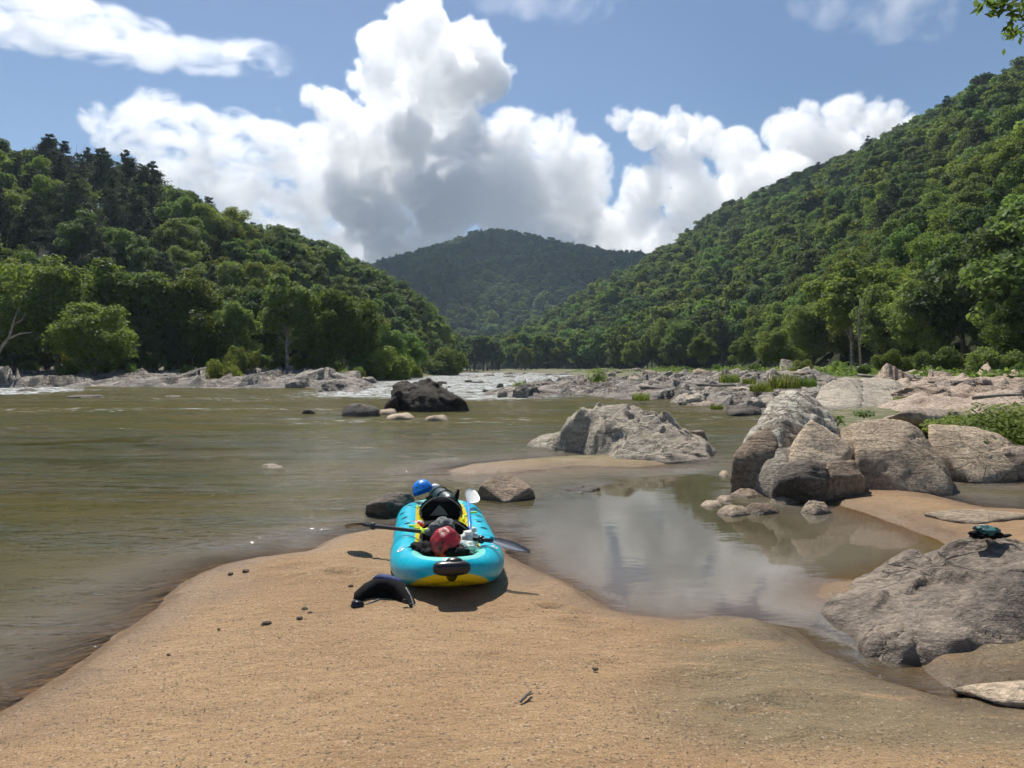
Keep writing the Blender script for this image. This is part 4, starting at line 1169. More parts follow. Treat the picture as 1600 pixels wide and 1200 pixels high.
# ---- small plants: tufts on rocks, the green bush on the right
def tuft_mesh(seed, n=160, h=.3, spread=.25, lw=.012):
    r = np.random.default_rng(seed); V = []; F = []
    for k in range(n):
        a = r.uniform(0, 6.28); q = spread * math.sqrt(r.random()); x, y = math.cos(a) * q, math.sin(a) * q
        d = r.uniform(0, 6.28); ln = h * r.uniform(.5, 1.1); ben = r.uniform(.1, .6) * ln
        dx, dy = math.cos(d), math.sin(d); b = len(V)
        for t in (0, .5, 1):
            wv = lw * (1 - t * .9)
            cx, cyy, cz = x + dx * ben * t * t, y + dy * ben * t * t, ln * t * (1 - .15 * t)
            V += [(cx - dy * wv, cyy + dx * wv, cz), (cx + dy * wv, cyy - dx * wv, cz)]
        F += [(b, b + 1, b + 3, b + 2), (b + 2, b + 3, b + 5, b + 4)]
    return np.array(V), np.array(F)
TUFT = fastmesh('grass_tuft', *tuft_mesh(3, 260, .34, .3), L_LIME)
def tuft(px, py, Y, w, label, z=None):
    p = at(px, py, Y)
    o = bpy.data.objects.new('grass_tuft', TUFT); s = w * Y / FPX / .75
    o.location = (p.x, p.y, p.z if z is None else z); o.scale = (s, s, s); o.rotation_euler[2] = rnd.uniform(0, 6)
    COL.objects.link(o); tag(o, label, 'grass tuft'); return o
for a in [(1225, 607, 31, 60, 'bright grass clump right of the long rock shelf, beside the fissured outcrop'), (1260, 604, 31, 40, 'grass clump touching the left side of the fissured outcrop'), (1190, 612, 33, 45, 'grass clump left of the fissured outcrop on low rocks'),
          (1140, 598, 40, 40, 'small bright grass clump on the right rock shelf'), (1002, 626, 33, 34, 'dark green grass tuft at the water below the pale rocks'), (1408, 632, 27, 34, 'yellowish weed tuft on the pinkish rock'),
          (1170, 600, 38, 26, 'little grass tuft behind the right rock shelf'), (1475, 625, 27, 26, 'pale weed tuft on the pink ledge'), (1250, 660, 24, 22, 'thin reeds at the water behind the lichen boulder'), (1120, 640, 26, 24, 'thin reeds by the dark jagged rock')]:
    tuft(*a)
def leafy(name, label, px, py, Y, n, rx, ry, rz, ls, mat, cat='plant', stems=5, seed=1):
    r = np.random.default_rng(seed)
    p = at(px, py, Y)
    e = thing(name, label, cat, p)
    d = r.normal(size=(n, 3)); d[:, 2] = np.abs(d[:, 2]); d /= np.linalg.norm(d, axis=1, keepdims=True)
    q = r.uniform(.45, 1.05, n)[:, None] * (1 + .3 * noise(d * 2.6 + seed))[:, None]
    pos = d * q * np.array([rx, ry, rz])
    V, F = leaf_quads(pos, d + r.normal(size=(n, 3)) * .5 + np.array([0, -.3, .9]), ls, r, .45)
    c = bpy.data.objects.new('foliage', fastmesh('foliage', V, F, mat)); COL.objects.link(c); c.parent = e
    mb = MB()
    for k in range(stems):
        a = 6.28 * k / stems
        mb.tube([(0, 0, -.05), (math.cos(a) * rx * .3, math.sin(a) * ry * .3, rz * .5), (math.cos(a) * rx * .6, math.sin(a) * ry * .6, rz * .85)], [ls * .18, ls * .12, ls * .06], 5)
    s = mb.build('stem', M_BARK, None); s.parent = e
    return e
leafy('bush', 'bright green leafy bush spreading over the right boulders', 1590, 700, 12.6, 9000, 1.25, 1.1, .72, .045, L_BRIGHT, 'bush', 14, 1)
leafy('bush', 'smaller arm of bright leaves reaching left from the green bush', 1520, 678, 13.4, 3500, .6, .8, .34, .045, L_BRIGHT, 'bush', 8, 2)
leafy('sapling', 'yellow green sapling on top of the mid river outcrop, left end', 906, 654, 14.5, 110, .09, .09, .24, .035, L_LIME, 'sapling', 3, 3)
leafy('sapling', 'tiny green seedling in a crack of the mid river outcrop', 1013, 690, 13.6, 60, .09, .07, .16, .035, L_LIME, 'sapling', 3, 4)
leafy('sapling', 'lone bright sapling above the right rock shelf by the rapids', 935, 596, 48, 260, .75, .6, .95, .12, L_LIME, 'sapling', 4, 5)
leafy('plant', 'small leafy weed between the lichen boulder and the smooth dome', 1308, 664, 11.0, 90, .14, .1, .17, .03, L_LIME, 'weed', 4, 6)
leafy('plant', 'moss and leaves on the top of the pale hump by the rapids', 815, 604, 43, 200, .6, .4, .3, .09, L_OLIVE, 'plant', 4, 7)
leafy('plant', 'low green plant on the pinkish rocks, behind the smooth dome', 1350, 650, 14.8, 120, .25, .2, .12, .035, L_MID, 'weed', 4, 8)
leafy('plant', 'small weed growing in the wide tan boulder', 1540, 697, 11.0, 50, .05, .05, .14, .02, L_MID, 'weed', 3, 9)
# undergrowth along both banks
r = np.random.default_rng(77); N_ = 42000
t_ = r.random(N_); side = r.random(N_) < .45
px = np.where(side, r.uniform(-150, 700, N_), r.uniform(760, 1800, N_))
Yb = np.where(side, np.interp(px, [-150, 400, 600, 700], [80, 86, 100, 160]), np.interp(px, [760, 900, 1100, 1300, 1500, 1800], [215, 180, 115, 66, 44, 34])) + r.uniform(0, 22, N_) * np.where(side, 1, .9)
X_ = (px - 800) * Yb / FPX
gzv = ground_z(np.column_stack([X_, Yb]))
clump = fbm(np.column_stack([X_, Yb, np.zeros(N_)]) * .22, 3)
keep = (clump > -.08) & (gzv > .3)
hz_ = np.clip(clump + .15, 0, 1) * 1.6
pos = np.column_stack([X_, Yb, gzv + r.random(N_) * hz_])[keep]
V, F = leaf_quads(pos, r.normal(size=(len(pos), 3)) * .6 + np.array([0, -.2, 1]), .17, r)
ug = bpy.data.objects.new('undergrowth', fastmesh('undergrowth', V, F, L_LIME)); COL.objects.link(ug)
tag(ug, 'low green undergrowth along the foot of both wooded banks', 'undergrowth', kind='stuff')

# driftwood logs
def log(name, pts_, rad, mat, label, cat='driftwood log', n=7):
    mb = MB(); P_ = [at(*p) for p in pts_]
    mb.tube(P_, [rad * (1 - .55 * i / max(1, len(P_) - 1)) for i in range(len(P_))], n)
    c = P_[0]
    o = mk(name, [tuple(Vector(v) - c) for v in mb.v], mb.f, mat); o.location = c
    return tag(o, label, cat)
for k, (pts_, rad, lb) in enumerate([
    ([(1000, 604, 45), (1040, 608, 44), (1068, 610, 43)], .12, 'straight grey log lying on the right rock shelf'), ([(1085, 600, 42), (1120, 603, 41), (1150, 602, 41)], .10, 'dark log across the rocks of the right shelf'),
    ([(1160, 595, 44), (1210, 597, 43), (1250, 601, 43)], .09, 'thin curved log near the fissured outcrop'), ([(1500, 590, 42), (1550, 600, 40), (1610, 604, 40)], .16, 'thick weathered log on the right bank under the shrubs'),
    ([(1520, 622, 22), (1560, 618, 22), (1620, 616, 22)], .06, 'thin dark branch lying along the pinkish ledge'), ([(1470, 596, 44), (1520, 604, 43), (1560, 608, 42)], .11, 'grey log crossing the thick weathered log'),
    ([(1180, 591, 60), (1230, 588, 60), (1290, 592, 60)], .14, 'pale log on the bank below the bright ground shrubs'), ([(1340, 586, 56), (1400, 592, 54), (1450, 590, 54)], .12, 'pale fallen trunk at the foot of the right slope')]):
    log('driftwood_log', pts_, rad, M_DRIFT, lb)
# bare limbs at the left
e = thing('bare_branch', 'bare pale leaning branch at the left edge of the bank', 'branch', at(-10, 575, 70))
mb = MB()
mb.tube([at(-12, 575, 70), at(0, 545, 70), at(14, 528, 70), at(22, 500, 70), at(30, 478, 70)], [.22, .18, .14, .08, .03], 6)
mb.tube([at(12, 530, 70), at(30, 522, 70), at(52, 519, 70)], [.1, .07, .03], 5)
mb.tube([at(20, 508, 70), at(34, 500, 70), at(40, 488, 70)], [.06, .04, .02], 5)
mb.build('branch', M_PALEBARK, e)
def snag(px, top, base, Y, label):
    e = thing('dead_tree', label, 'dead tree', at(px, base, Y))
    mb = MB(); L = 9
    mb.tube([at(px, base, Y), at(px - 4, (top + base) / 2, Y), at(px - 1, top, Y)], [.16, .11, .03], 6)
    for k in range(6):
        y = top + (base - top) * (.1 + .1 * k); s = (-1) ** k
        mb.tube([at(px - 2, y + 8, Y), at(px + s * 9, y - 3, Y), at(px + s * 14, y - 16, Y)], [.05, .03, .01], 4)
    mb.build('trunk', M_PALEBARK, e)
snag(121, 226, 330, 188, 'thin dead leafless treetop among the pines on the left crest')
snag(1345, 462, 572, 84, 'pale bare trunk standing before the airy tree on the right bank')

# ---- overhanging branch of a tree on the right, top corner
r = np.random.default_rng(9)
bx, by = 8.2, 7.0
e = thing('riverside_tree', 'near tree whose leafy branch tip hangs into the upper right corner', 'tree', (bx, by, 0))
tb = MB()
tb.tube([(bx, by, -.3), (bx + .05, by, 2.5), (bx - .1, by + .1, 5.0), (bx + .3, by, 8.5)], [.24, .19, .16, .06], 10)
br = [(bx, by, 4.2), (7.2, 7.0, 5.2), (6.2, 7.0, 5.45), (5.5, 7.0, 5.3), (5.0, 7.0, 5.18)]
tb.tube(br, [.08, .06, .04, .022, .008], 6)
tips = [Vector(at(1562, 12, 7.0)), Vector(at(1585, 50, 7.05)), Vector(at(1598, 20, 6.9)), Vector(at(1545, 8, 7.1)), Vector(at(1640, 40, 7.2)), Vector(at(1620, -20, 7.3)), Vector(at(1700, 0, 7.3)), Vector(at(1590, -15, 7.0))]
for t in tips: tb.tube([Vector((6.0, 7.0, 5.45)), Vector((6.0, 7, 5.45)).lerp(t, .6) + Vector((0, 0, .08)), t], [.02, .012, .004], 4)
tr_ = tb.build('trunk', M_BARK, e)
pl = []
for i, t in enumerate(tips):
    n = 34 if i < 4 else 70
    c = np.array(t); sg = .05 if i < 4 else .16
    pl.append(c + np.clip(r.normal(size=(n, 3)), -1.4, 1.4) * sg * np.array([1.3, 1, .7]))
for k in range(26):
    f_ = k / 25; c = np.array([6.2 + 1.6 * f_, 7.0 + r.uniform(-.3, .3), 5.45 - .2 * f_ + r.uniform(-.05, .25)])
    pl.append(c + np.clip(r.normal(size=(70, 3)), -1.6, 1.6) * .17)
for k in range(30):
    c = np.array([bx + r.uniform(-2, 2.5), by + r.uniform(-2, 2.5), r.uniform(5.2, 9)])
    if c[0] < 6.9: continue
    pl.append(c + r.normal(size=(110, 3)) * .35)
pos = np.vstack(pl)
V, F = leaf_quads(pos, r.normal(size=(len(pos), 3)) * .8 + np.array([0, 0, .8]), .045, r, .5)
mk('crown', V, F, L_MID, None, True, e)

# ------------------------------------------------------------------ kayak
def pvc(name, col, rough=.28, var=.05):
    m = NT(name); c = m.coord()
    w = m.noise(m.mapp(c, (1, 3.5, 1)), 5, 4, .6, .4); f = m.noise(c, 160, 2)
    d = m.ss(m.noise(c, 9, 5, .7), .52, .80)
    k = m.mix(m.math('MULTIPLY', d, .16), col, (.45, .38, .28))
    k = m.mix(m.math('MULTIPLY', m.ss(w, .3, .7), .18), k, tuple(x * .72 for x in col))
    return m.done(m.bsdf(k, m.math('ADD', rough, m.math('MULTIPLY', d, .3)), m.bump(f, .0005, .4, m.bump(w, .012, .5)), .5))
K_CYAN = pvc('cyan_pvc', (.0, .50, .66)); K_MINT = pvc('mint_pvc', (.22, .72, .62)); K_YEL = pvc('yellow_pvc', (.80, .62, .01))
K_BLACK = simple('black_fabric', (.009, .009, .010), .85, .15, .3, 60, .002); K_GREY = simple('grey_mesh_fabric', (.14, .15, .15), .8, .3, .2, 200, .001)
K_WHITE = simple('white_plastic', (.75, .76, .72), .4, .5, .05, 30, .001); K_BLUE = simple('blue_plastic', (.012, .24, .80), .3, .5, .08, 20, .001)
K_SHAFT = simple('blue_shaft', (.04, .28, .75), .35, .5, .1, 30, .0005); K_RED = simple('scuffed_red_plastic', (.40, .012, .02), .45, .5, .45, 60, .006)
K_LIME = simple('lime_rope', (.62, .85, .03), .6, .4, .15, 120, .002); K_NAVY = simple('navy_fabric', (.025, .04, .13), .7, .3, .2, 40, .004)
K_DK = simple('black_plastic', (.015, .015, .016), .3, .5, .2, 60, .0005); K_SMOKE = simple('smoky_blade', (.12, .15, .21), .5, .3, .1, 30, .0005, Alpha=.6)
K_TEAL = simple('dark_teal_fabric', (.04, .14, .14), .6, .3, .35, 60, .004); K_CLOTH = simple('pale_bag', (.42, .50, .46), .5, .4, .2, 60, .006)
K_GRN = simple('dark_drybag', (.02, .05, .05), .4, .5, .3, 30, .004)

KL_, KW, KR = 3.55, .295, .138
BOW = Vector((-.395, 4.78, .09))
KM = Matrix.Translation(BOW) @ Matrix.Rotation(math.radians(7.2), 4, 'Z') @ Matrix.Rotation(math.radians(-2.5), 4, 'X')
def kw(p): return KM @ Vector(p)
def kprof(y):
    e = min(y, KL_ - y); e = max(e, 0)
    w = KW * (1 - (1 - min(e / .8, 1)) ** 2.2) ** .62
    r = KR - .060 * (1 - min(e / .95, 1)) ** 1.7
    z = r + (.16 if y < 1.8 else .075) * (1 - min(e / .9, 1)) ** 2.2
    return w, z, r
def ktube_pt(sg, y, a, off=0.0):
    """point on a side tube; a = angle from up, positive outwards"""
    w, z, r = kprof(y)
    w2, z2, _ = kprof(min(KL_, y + .01)); w1, z1, _ = kprof(max(0, y - .01))
    t = Vector((sg * (w2 - w1), .02, z2 - z1)).normalized()
    side = Vector((0, 0, 1)).cross(t).normalized() * (-sg); side = -side if side.x * sg < 0 else side
    up = side.cross(t).normalized(); up = up if up.z > 0 else -up
    return Vector((sg * w, y, z)) + (up * math.cos(a) + side * math.sin(a)) * (r + off)
kayak = thing('kayak', 'turquoise two seat inflatable kayak with yellow floor, beached on the sand tip', 'kayak', tuple(kw((0, 2, 0))))
mb = MB(); NR, NA = 260, 96
es = [KL_ * .5 * (1 - math.cos(math.pi * i / (NR - 1))) for i in range(NR)]
for sg in (-1, 1):
    V = []; F = []; mi = []
    for y in es:
        for k in range(NA):
            V.append(kw(ktube_pt(sg, y, 2 * math.pi * k / NA - math.pi)))
    for i in range(NR - 1):
        ym = (es[i] + es[i + 1]) / 2
        for k in range(NA):
            F.append((i * NA + k, i * NA + (k + 1) % NA, (i + 1) * NA + (k + 1) % NA, (i + 1) * NA + k))
            a = math.degrees(2 * math.pi * (k + .5) / NA - math.pi)
            m_ = 0
            e_ = min(ym, KL_ - ym)
            if a < -24 and .45 < ym < KL_ - .5: m_ = 2
            if a < -118 or a > 96 + 74 * min(1, e_ / .42): m_ = 2
            e_ = min(ym, KL_ - ym)
            if e_ < .62 and -118 <= a < -30 + 66 * (1 - (e_ / .62)) ** .7: m_ = 1
            mi.append(m_)
    b = len(mb.v); mb.v += [tuple(v) for v in V]; mb.f += [tuple(b + i for i in f) for f in F]; mb.m += mi
    mb.build('side_tube', [K_CYAN, K_MINT, K_YEL], kayak); mb = MB()
# floor with raised beams, its underside shows at the bow
V = []; F = []; n1 = 90; n2 = 25
for s_ in (0, 1):
    for i in range(n1):
        y = .07 + (KL_ - .14) * i / (n1 - 1); w, z, r = kprof(y)
        for k in range(n2):
            u = k / (n2 - 1) * 2 - 1
            x = u * (w + .03)
            zz = (z - r * .97 - .02 * (1 - u * u)) if s_ == 0 else (z - r * .45 + .018 * abs(math.sin(u * math.pi * 2.5)))
            V.append(kw((x, y, zz)))
for s_ in (0, 1):
    o_ = s_ * n1 * n2
    for i in range(n1 - 1):
        for k in range(n2 - 1): F.append((o_ + i * n2 + k, o_ + i * n2 + k + 1, o_ + (i + 1) * n2 + k + 1, o_ + (i + 1) * n2 + k))
for k in range(n2 - 1): F.append((k, k + 1, n1 * n2 + k + 1, n1 * n2 + k)); q = (n1 - 1) * n2; F.append((q + k, q + k + 1, n1 * n2 + q + k + 1, n1 * n2 + q + k))
mk('floor', V, F, K_YEL, None, True, kayak)
for (y0, y1, nm) in ((.015, .30, 'bow_deck'), (KL_ - .78, KL_ - .015, 'stern_deck')):
    V = []; F = []; n1, n2 = 24, 21
    for s_ in (0, 1):
        for i in range(n1):
            y = y0 + (y1 - y0) * i / (n1 - 1); w, z, r = kprof(y)
            e_ = (y - y0) / (y1 - y0) if y0 < 1 else (y1 - y) / (y1 - y0)
            for k in range(n2):
                u = k / (n2 - 1) * 2 - 1
                sc_ = 1 - .0 * abs(u)
                yy = y - (1 if y0 < 1 else -1) * .10 * e_ * (1 - u * u)          # cut back in the middle
                V.append(kw((u * w, yy, z + r * (.80 + .10 * (1 - u * u)) - s_ * .012)))
    for s_ in (0, 1):
        o_ = s_ * n1 * n2
        for i in range(n1 - 1):
            for k in range(n2 - 1): F.append((o_ + i * n2 + k, o_ + i * n2 + k + 1, o_ + (i + 1) * n2 + k + 1, o_ + (i + 1) * n2 + k))
    for k in range(n2 - 1):
        for q in (0, (n1 - 1) * n2): F.append((q + k, q + k + 1, n1 * n2 + q + k + 1, n1 * n2 + q + k))
    mk(nm, V, F, K_MINT, None, True, kayak)
# carry handle at the bow
mb = MB()
zt = kprof(0)[1]
KR3 = KM.to_3x3()
mb.ball(kw((0, -.045, zt + .02)), (.125, .06, .048), 24, 14, 0, KR3, lambda d: (abs(d.x) ** 3 + abs(d.y) ** 3 + abs(d.z) ** 3) ** (-1 / 3) * .98)
mb.ball(kw((.015, -.035, zt + .055)), (.06, .045, .032), 16, 10, 0, KR3)
mb.build('carry_handle', K_DK, kayak)
# tube graphics: black claw marks and paws, white curls, seams
def decal(name, sg, polys, mat, off=.002):
    mb = MB()
    for poly in polys:
        pts_ = []
        for j in range(len(poly)):
            (y0, a0), (y1, a1) = poly[j], poly[(j + 1) % len(poly)]
            for t in (0, .34, .67): pts_.append((y0 + (y1 - y0) * t, a0 + (a1 - a0) * t))
        cyc = (sum(p[0] for p in pts_) / len(pts_), sum(p[1] for p in pts_) / len(pts_))
        vs = [kw(ktube_pt(sg, y, math.radians(a), off)) for y, a in pts_] + [kw(ktube_pt(sg, cyc[0], math.radians(cyc[1]), off))]
        n = len(pts_)
        mb.add(vs, [(j, (j + 1) % n, n) for j in range(n)])
    return mb.build(name, mat, kayak)
def claw(y, a, L=.11, s=1):
    out = []
    for k in range(3):
        out.append([(y + k * .028, a - 10 * s - k * 2), (y + k * .028 + .012, a), (y + k * .028 + .004, a + 15 * s + k * 3), (y + k * .028 - .008, a + 2)])
    return out
def paw(y, a):
    P_ = []
    for (dy, da, ry, ra) in ((0, 0, .022, 9), (.035, -9, .010, 3.5), (.042, -2.5, .011, 3.5), (.042, 4, .011, 3.5), (.034, 11, .010, 3.5)):
        P_.append([(y + dy + ry * math.cos(q * .785), a + da + ra * math.sin(q * .785)) for q in range(8)])
    return P_
for sg in (-1, 1):
    decal('claw_mark', sg, claw(1.28, 12), K_BLACK); decal('claw_mark', sg, claw(1.95, 18), K_BLACK)
    decal('claw_mark', sg, claw(2.3, 30), K_BLACK); decal('paw_mark', sg, paw(1.62, 8), K_BLACK)
    decal('paw_mark', sg, paw(2.75, 4), K_BLACK)
    for k in range(4):                                               # sharp dark flashes on the mint bow panel
        decal('claw_mark', sg, [[(.44 + k * .05, -38 + k * 3), (.455 + k * .05, -20 + k * 3), (.45 + k * .05, 2 + k * 3), (.435 + k * .05, -18 + k * 3)]] if k % 2 else [[(.40, -48), (.41, -36), (.40, -22), (.393, -36)]], K_BLACK)
    curl = [[(.60 + .045 * math.cos(q) * (1 if q < 4.6 else .5), 27 + 13 * math.sin(q)) for q in [i * .5 for i in range(13)]]]
    decal('white_curl', sg, curl, K_WHITE, .003)
    decal('white_curl', sg, [[(.60 + .018 * math.cos(q), 28 + 5 * math.sin(q)) for q in [i * .785 for i in range(8)]]], K_CYAN, .005)
    decal('white_curl', sg, [[(.66, 14), (.685, 16), (.675, 24), (.655, 30), (.665, 20)], [(.69, 8), (.71, 8), (.70, 14)]], K_WHITE, .003)
for sg in (-1, 1):                                                     # welded seams and lacing grommets
    for yy in (.98, 1.75, 2.62):
        mbs = MB(); mbs.tube([kw(ktube_pt(sg, yy, math.radians(a), .0005)) for a in range(-100, 125, 9)], .0035, 6, 0, False); mbs.build('seam', K_CYAN, kayak)
    mbs = MB()
    for q in range(14):
        mbs.ball(kw(ktube_pt(sg, .95 + q * .15, math.radians(-44), .001)), (.008, .008, .004), 8, 5)
    mbs.build('lacing', K_BLACK, kayak)

def panel(name, c, w, h, th, M, mat, parent, curve=.03, topn=2.6):
    """padded panel with rounded top, local x across, z up"""
    V = []; F = []; nu, nv = 21, 17
    for s_ in (0, 1):
        for j in range(nv):
            v = j / (nv - 1)
            ww = w / 2 * (1 - max(0, (v - .35) / .65) ** 3 * .28)
            for i in range(nu):
                u = i / (nu - 1) * 2 - 1
                edge = (1 - abs(u) ** 6) * (1 - v ** 8) * (1 - (1 - v) ** 8)
                zz = v * h * (1 - .13 * abs(u) ** 4 * v)
                V.append(Vector(c) + M @ Vector((u * ww, (-1 if s_ == 0 else 1) * th / 2 * edge + curve * u * u * -1 + .01, zz)))
    for s_ in (0, 1):
        o_ = s_ * nu * nv
        for j in range(nv - 1):
            for i in range(nu - 1): F.append((o_ + j * nu + i, o_ + j * nu + i + 1, o_ + (j + 1) * nu + i + 1, o_ + (j + 1) * nu + i))
    return mk(name, V, F, mat, None, True, parent)
fz = .10
for nm_y, lb in ((1.10, 'front'), (2.34, 'rear')):
    mbs = MB(); mbs.box(kw((0, nm_y - .22, fz + .05)), (.40, .40, .08), 0, KR3, .03); seat = mbs.build('seat', K_BLACK, kayak)
    Mb = KR3 @ rotm(math.radians(-16))
    hgt = .255 if lb == 'front' else .285
    panel('backrest', kw((0, nm_y, fz + .02)), .42, hgt, .07, Mb, K_BLACK, seat, .05)
    mbs = MB()                                                         # piping round the backrest
    pth = []
    for q in range(25):
        a = math.pi * q / 24; u = -math.cos(a); v = .25 + .75 * math.sin(a) ** .7
        pth.append(kw((0, nm_y, fz + .02)) + Mb @ Vector((u * .207 * (1 - max(0, (v - .35) / .65) ** 3 * .28), -.035 - .05 * u * u, v * hgt * (1 - .13 * abs(u) ** 4 * v) * .985)))
    mbs.tube(pth, .006, 6); mbs.build('piping', K_GREY, seat)
    if lb == 'rear':
        o0 = kw((0, nm_y, fz + .02)); T = [Vector((-.11, -.056, .10)), Vector((.07, -.056, .10)), Vector((.02, -.056, .17)), Vector((-.02, -.056, .20))]
        f_ = [o0 + Mb @ q for q in T]; g_ = [o0 + Mb @ (q + Vector((0, .02, 0))) for q in T]
        mk('pocket', f_ + g_, [(0, 1, 2, 3), (7, 6, 5, 4), (0, 4, 5, 1), (1, 5, 6, 2), (2, 6, 7, 3), (3, 7, 4, 0)], K_GREY, None, False, seat)
    for sg in (-1, 1):
        mbs = MB(); mbs.tube([kw((0, nm_y, fz)) + Mb @ Vector((sg * .19, -.05, .16)), kw((sg * .2, nm_y - .3, fz + .09)), kw(ktube_pt(sg, nm_y - .42, math.radians(-70), .002))], .012, 6, sq=.4); mbs.build('strap', K_DK, seat)

# blue helmet on the stern
def helmet(name, c, r, M, mat, label, holes, dent=.0):
    e = thing(name, label, 'helmet', tuple(c))
    V = []; F = []; nu, nv = 40, 22
    for s_ in (0, 1):
        for j in range(nv):
            th = math.radians(112) * j / (nv - 1)
            for i in range(nu):
                ph = 2 * math.pi * i / nu
                d = Vector((math.sin(th) * math.cos(ph), math.sin(th) * math.sin(ph) * 1.12, math.cos(th) * .98))
                low = max(0, (j / (nv - 1) - .8) / .2)
                cutf = 1 - .0 * low
                if low > 0 and math.sin(ph) < -.2: d.z += low * .28        # brow is cut higher than the neck
                V.append(Vector(c) + M @ (d * (r if s_ == 0 else r * .9) * (1 + dent * (math.sin(d.x * 7 + 1) * math.cos(d.y * 6) + .6 * math.sin(d.z * 11 + d.x * 5)))))
    for s_ in (0, 1):
        o_ = s_ * nu * nv
        for j in range(nv - 1):
            for i in range(nu): F.append((o_ + j * nu + i, o_ + j * nu + (i + 1) % nu, o_ + (j + 1) * nu + (i + 1) % nu, o_ + (j + 1) * nu + i))
    o_ = (nv - 1) * nu
    for i in range(nu): F.append((o_ + i, o_ + (i + 1) % nu, nu * nv + o_ + (i + 1) % nu, nu * nv + o_ + i))
    mk('shell', V, F, mat, None, True, e)
    mb = MB()
    for th, ph in holes:
        th, ph = math.radians(th), math.radians(ph)
        d = Vector((math.sin(th) * math.cos(ph), math.sin(th) * math.sin(ph) * 1.12, math.cos(th) * .98))
        R_ = d.normalized().to_track_quat('Z', 'Y').to_matrix()
        mb.ball(Vector(c) + M @ (d * r * .998), (r * .10, r * .07, r * .02), 12, 6, 0, M @ R_)
    mb.build('vent', K_DK, e)
    mb = MB()
    rim = [V[(nv - 1) * nu + i] for i in range(nu)]; mb.tube(rim + [rim[0]], r * .035, 6, 0, False)
    mb.build('rim', K_DK, e)
    mb = MB()
    for sg in (-1, 1):
        mb.tube([Vector(c) + M @ Vector((sg * r * .93, 0, -.2 * r)), Vector(c) + M @ Vector((sg * r * .6, -.1 * r, -.75 * r)), Vector(c) + M @ Vector((0, -.2 * r, -.98 * r))], r * .05, 6, 0, True, .4)
    mb.build('chin_strap', K_DK, e)
    return e
hc = at(660, 765, 7.95)
helmet('helmet', hc, .112, rotm(math.radians(-12), math.radians(-18), math.radians(10)), K_BLUE, 'bright blue paddling helmet on the stern of the kayak', [(50, -75), (50, -105), (62, -50), (75, -78), (70, -120), (35, -60), (55, -20), (72, -150)])
# red helmet on the gear at the bow
hc2 = at(696, 849, 5.30)
helmet('helmet', hc2, .108, rotm(math.radians(58), math.radians(6), math.radians(-8)) @ rotm(0, 0, math.pi), K_RED, 'scuffed red paddling helmet lying on the gear behind the bow handle', [(38, 80), (38, 110), (60, 60), (60, 120), (15, 90), (70, 95)], .045)
def lump(name, c, r, mat, label, cat, seed=0, M=None, amp=.3, parent=None, group=None, freq=2.2):
    V, F = ICO[4]
    n = V.copy()
    s = 1 + amp * fbm(n * freq + seed * 5.1, 4) - amp * .5 * np.abs(fbm(n * freq * 2 + seed, 3))
    V = n * s[:, None] * np.array(r)
    if M is not None: V = V @ np.array(M).T
    me = fastmesh(name, V + (np.array(c) - (np.array(parent.location) if parent else np.array(c))), F, mat)
    o = bpy.data.objects.new(name, me); COL.objects.link(o)
    if parent: o.parent = parent
    else: o.location = c; tag(o, label, cat, group)
    return o
lump('gear_bundle', at(690, 828, 5.5), (.10, .09, .10), K_GREY, 'crumpled dark grey cloth bundle sticking up behind the red helmet', 'bundle', 2, amp=.5)
lump('gear_bundle', at(660, 860, 5.35), (.10, .12, .055), K_BLACK, 'black bundle left of the red helmet at the bow', 'bundle', 3, amp=.5)
lump('gear_bundle', at(716, 864, 5.25), (.10, .10, .06), K_BLACK, 'black strap bundle under the right side of the red helmet', 'bundle', 5, amp=.5)
lump('plastic_bag', at(728, 857, 5.28), (.075, .08, .05), K_CLOTH, 'pale crumpled bag right of the red helmet', 'bag', 7, amp=.6)
# white jug
jc = at(734, 842, 5.5)
e = thing('jug', 'white plastic jug standing right of the red helmet', 'jug', tuple(jc - Vector((0, 0, .1))))
mb = MB(); mb.box(jc - Vector((0, 0, .02)), (.12, .11, .16), 0, KR3 @ rotm(.15, -.1, .2), .025); mb.build('body', K_WHITE, e)
mb = MB(); mb.tube([jc + Vector((.03, 0, .055)), jc + Vector((.032, 0, .085))], [.022, .018], 10); mb.build('cap', K_WHITE, e)
# small red and white packet by the left tube
lump('packet', at(649, 822, 6.5), (.075, .05, .045), K_RED, 'small red packet between the front seat and the left tube', 'packet', 9, amp=.3)
lump('packet', at(655, 818, 6.6), (.04, .035, .03), K_WHITE, 'tiny white packet on the red packet', 'packet', 10, amp=.3)
# stern gear: drybag, black pack and strap
e = thing('dry_bag', 'dark dry bag strapped down on the stern, right of the blue helmet', 'dry bag', tuple(at(692, 795, 7.7)))
a_, b_ = at(680, 770, 7.95), at(706, 789, 7.4)
mb = MB(); mb.tube([a_, a_.lerp(b_, .15), a_.lerp(b_, .5), a_.lerp(b_, .85), b_], [.06, .095, .10, .095, .06], 18); mb.build('body', K_GRN, e)
mb = MB()
for t in (.3, .62):
    c_ = a_.lerp(b_, t); ax = (b_ - a_).normalized(); u_ = ax.cross(Vector((0, 0, 1))).normalized(); v_ = u_.cross(ax)
    mb.tube([c_ + (u_ * math.cos(q * .35) + v_ * math.sin(q * .35)) * .104 for q in range(19)], .010, 6, 0, False, .35)
mb.build('strap', K_DK, e)
mb = MB()
for t, s_ in ((.35, .03), (.6, .02), (.5, .05)): mb.box(a_.lerp(b_, t) + Vector((-.02, -.09, s_)), (.02, .012, .02), 0, None, .003)
mb.build('buckle', K_WHITE, e)
lump('gear_bundle', at(682, 778, 7.75), (.09, .1, .07), K_BLACK, 'black pack squeezed between the blue helmet and the dry bag', 'pack', 12, amp=.5)
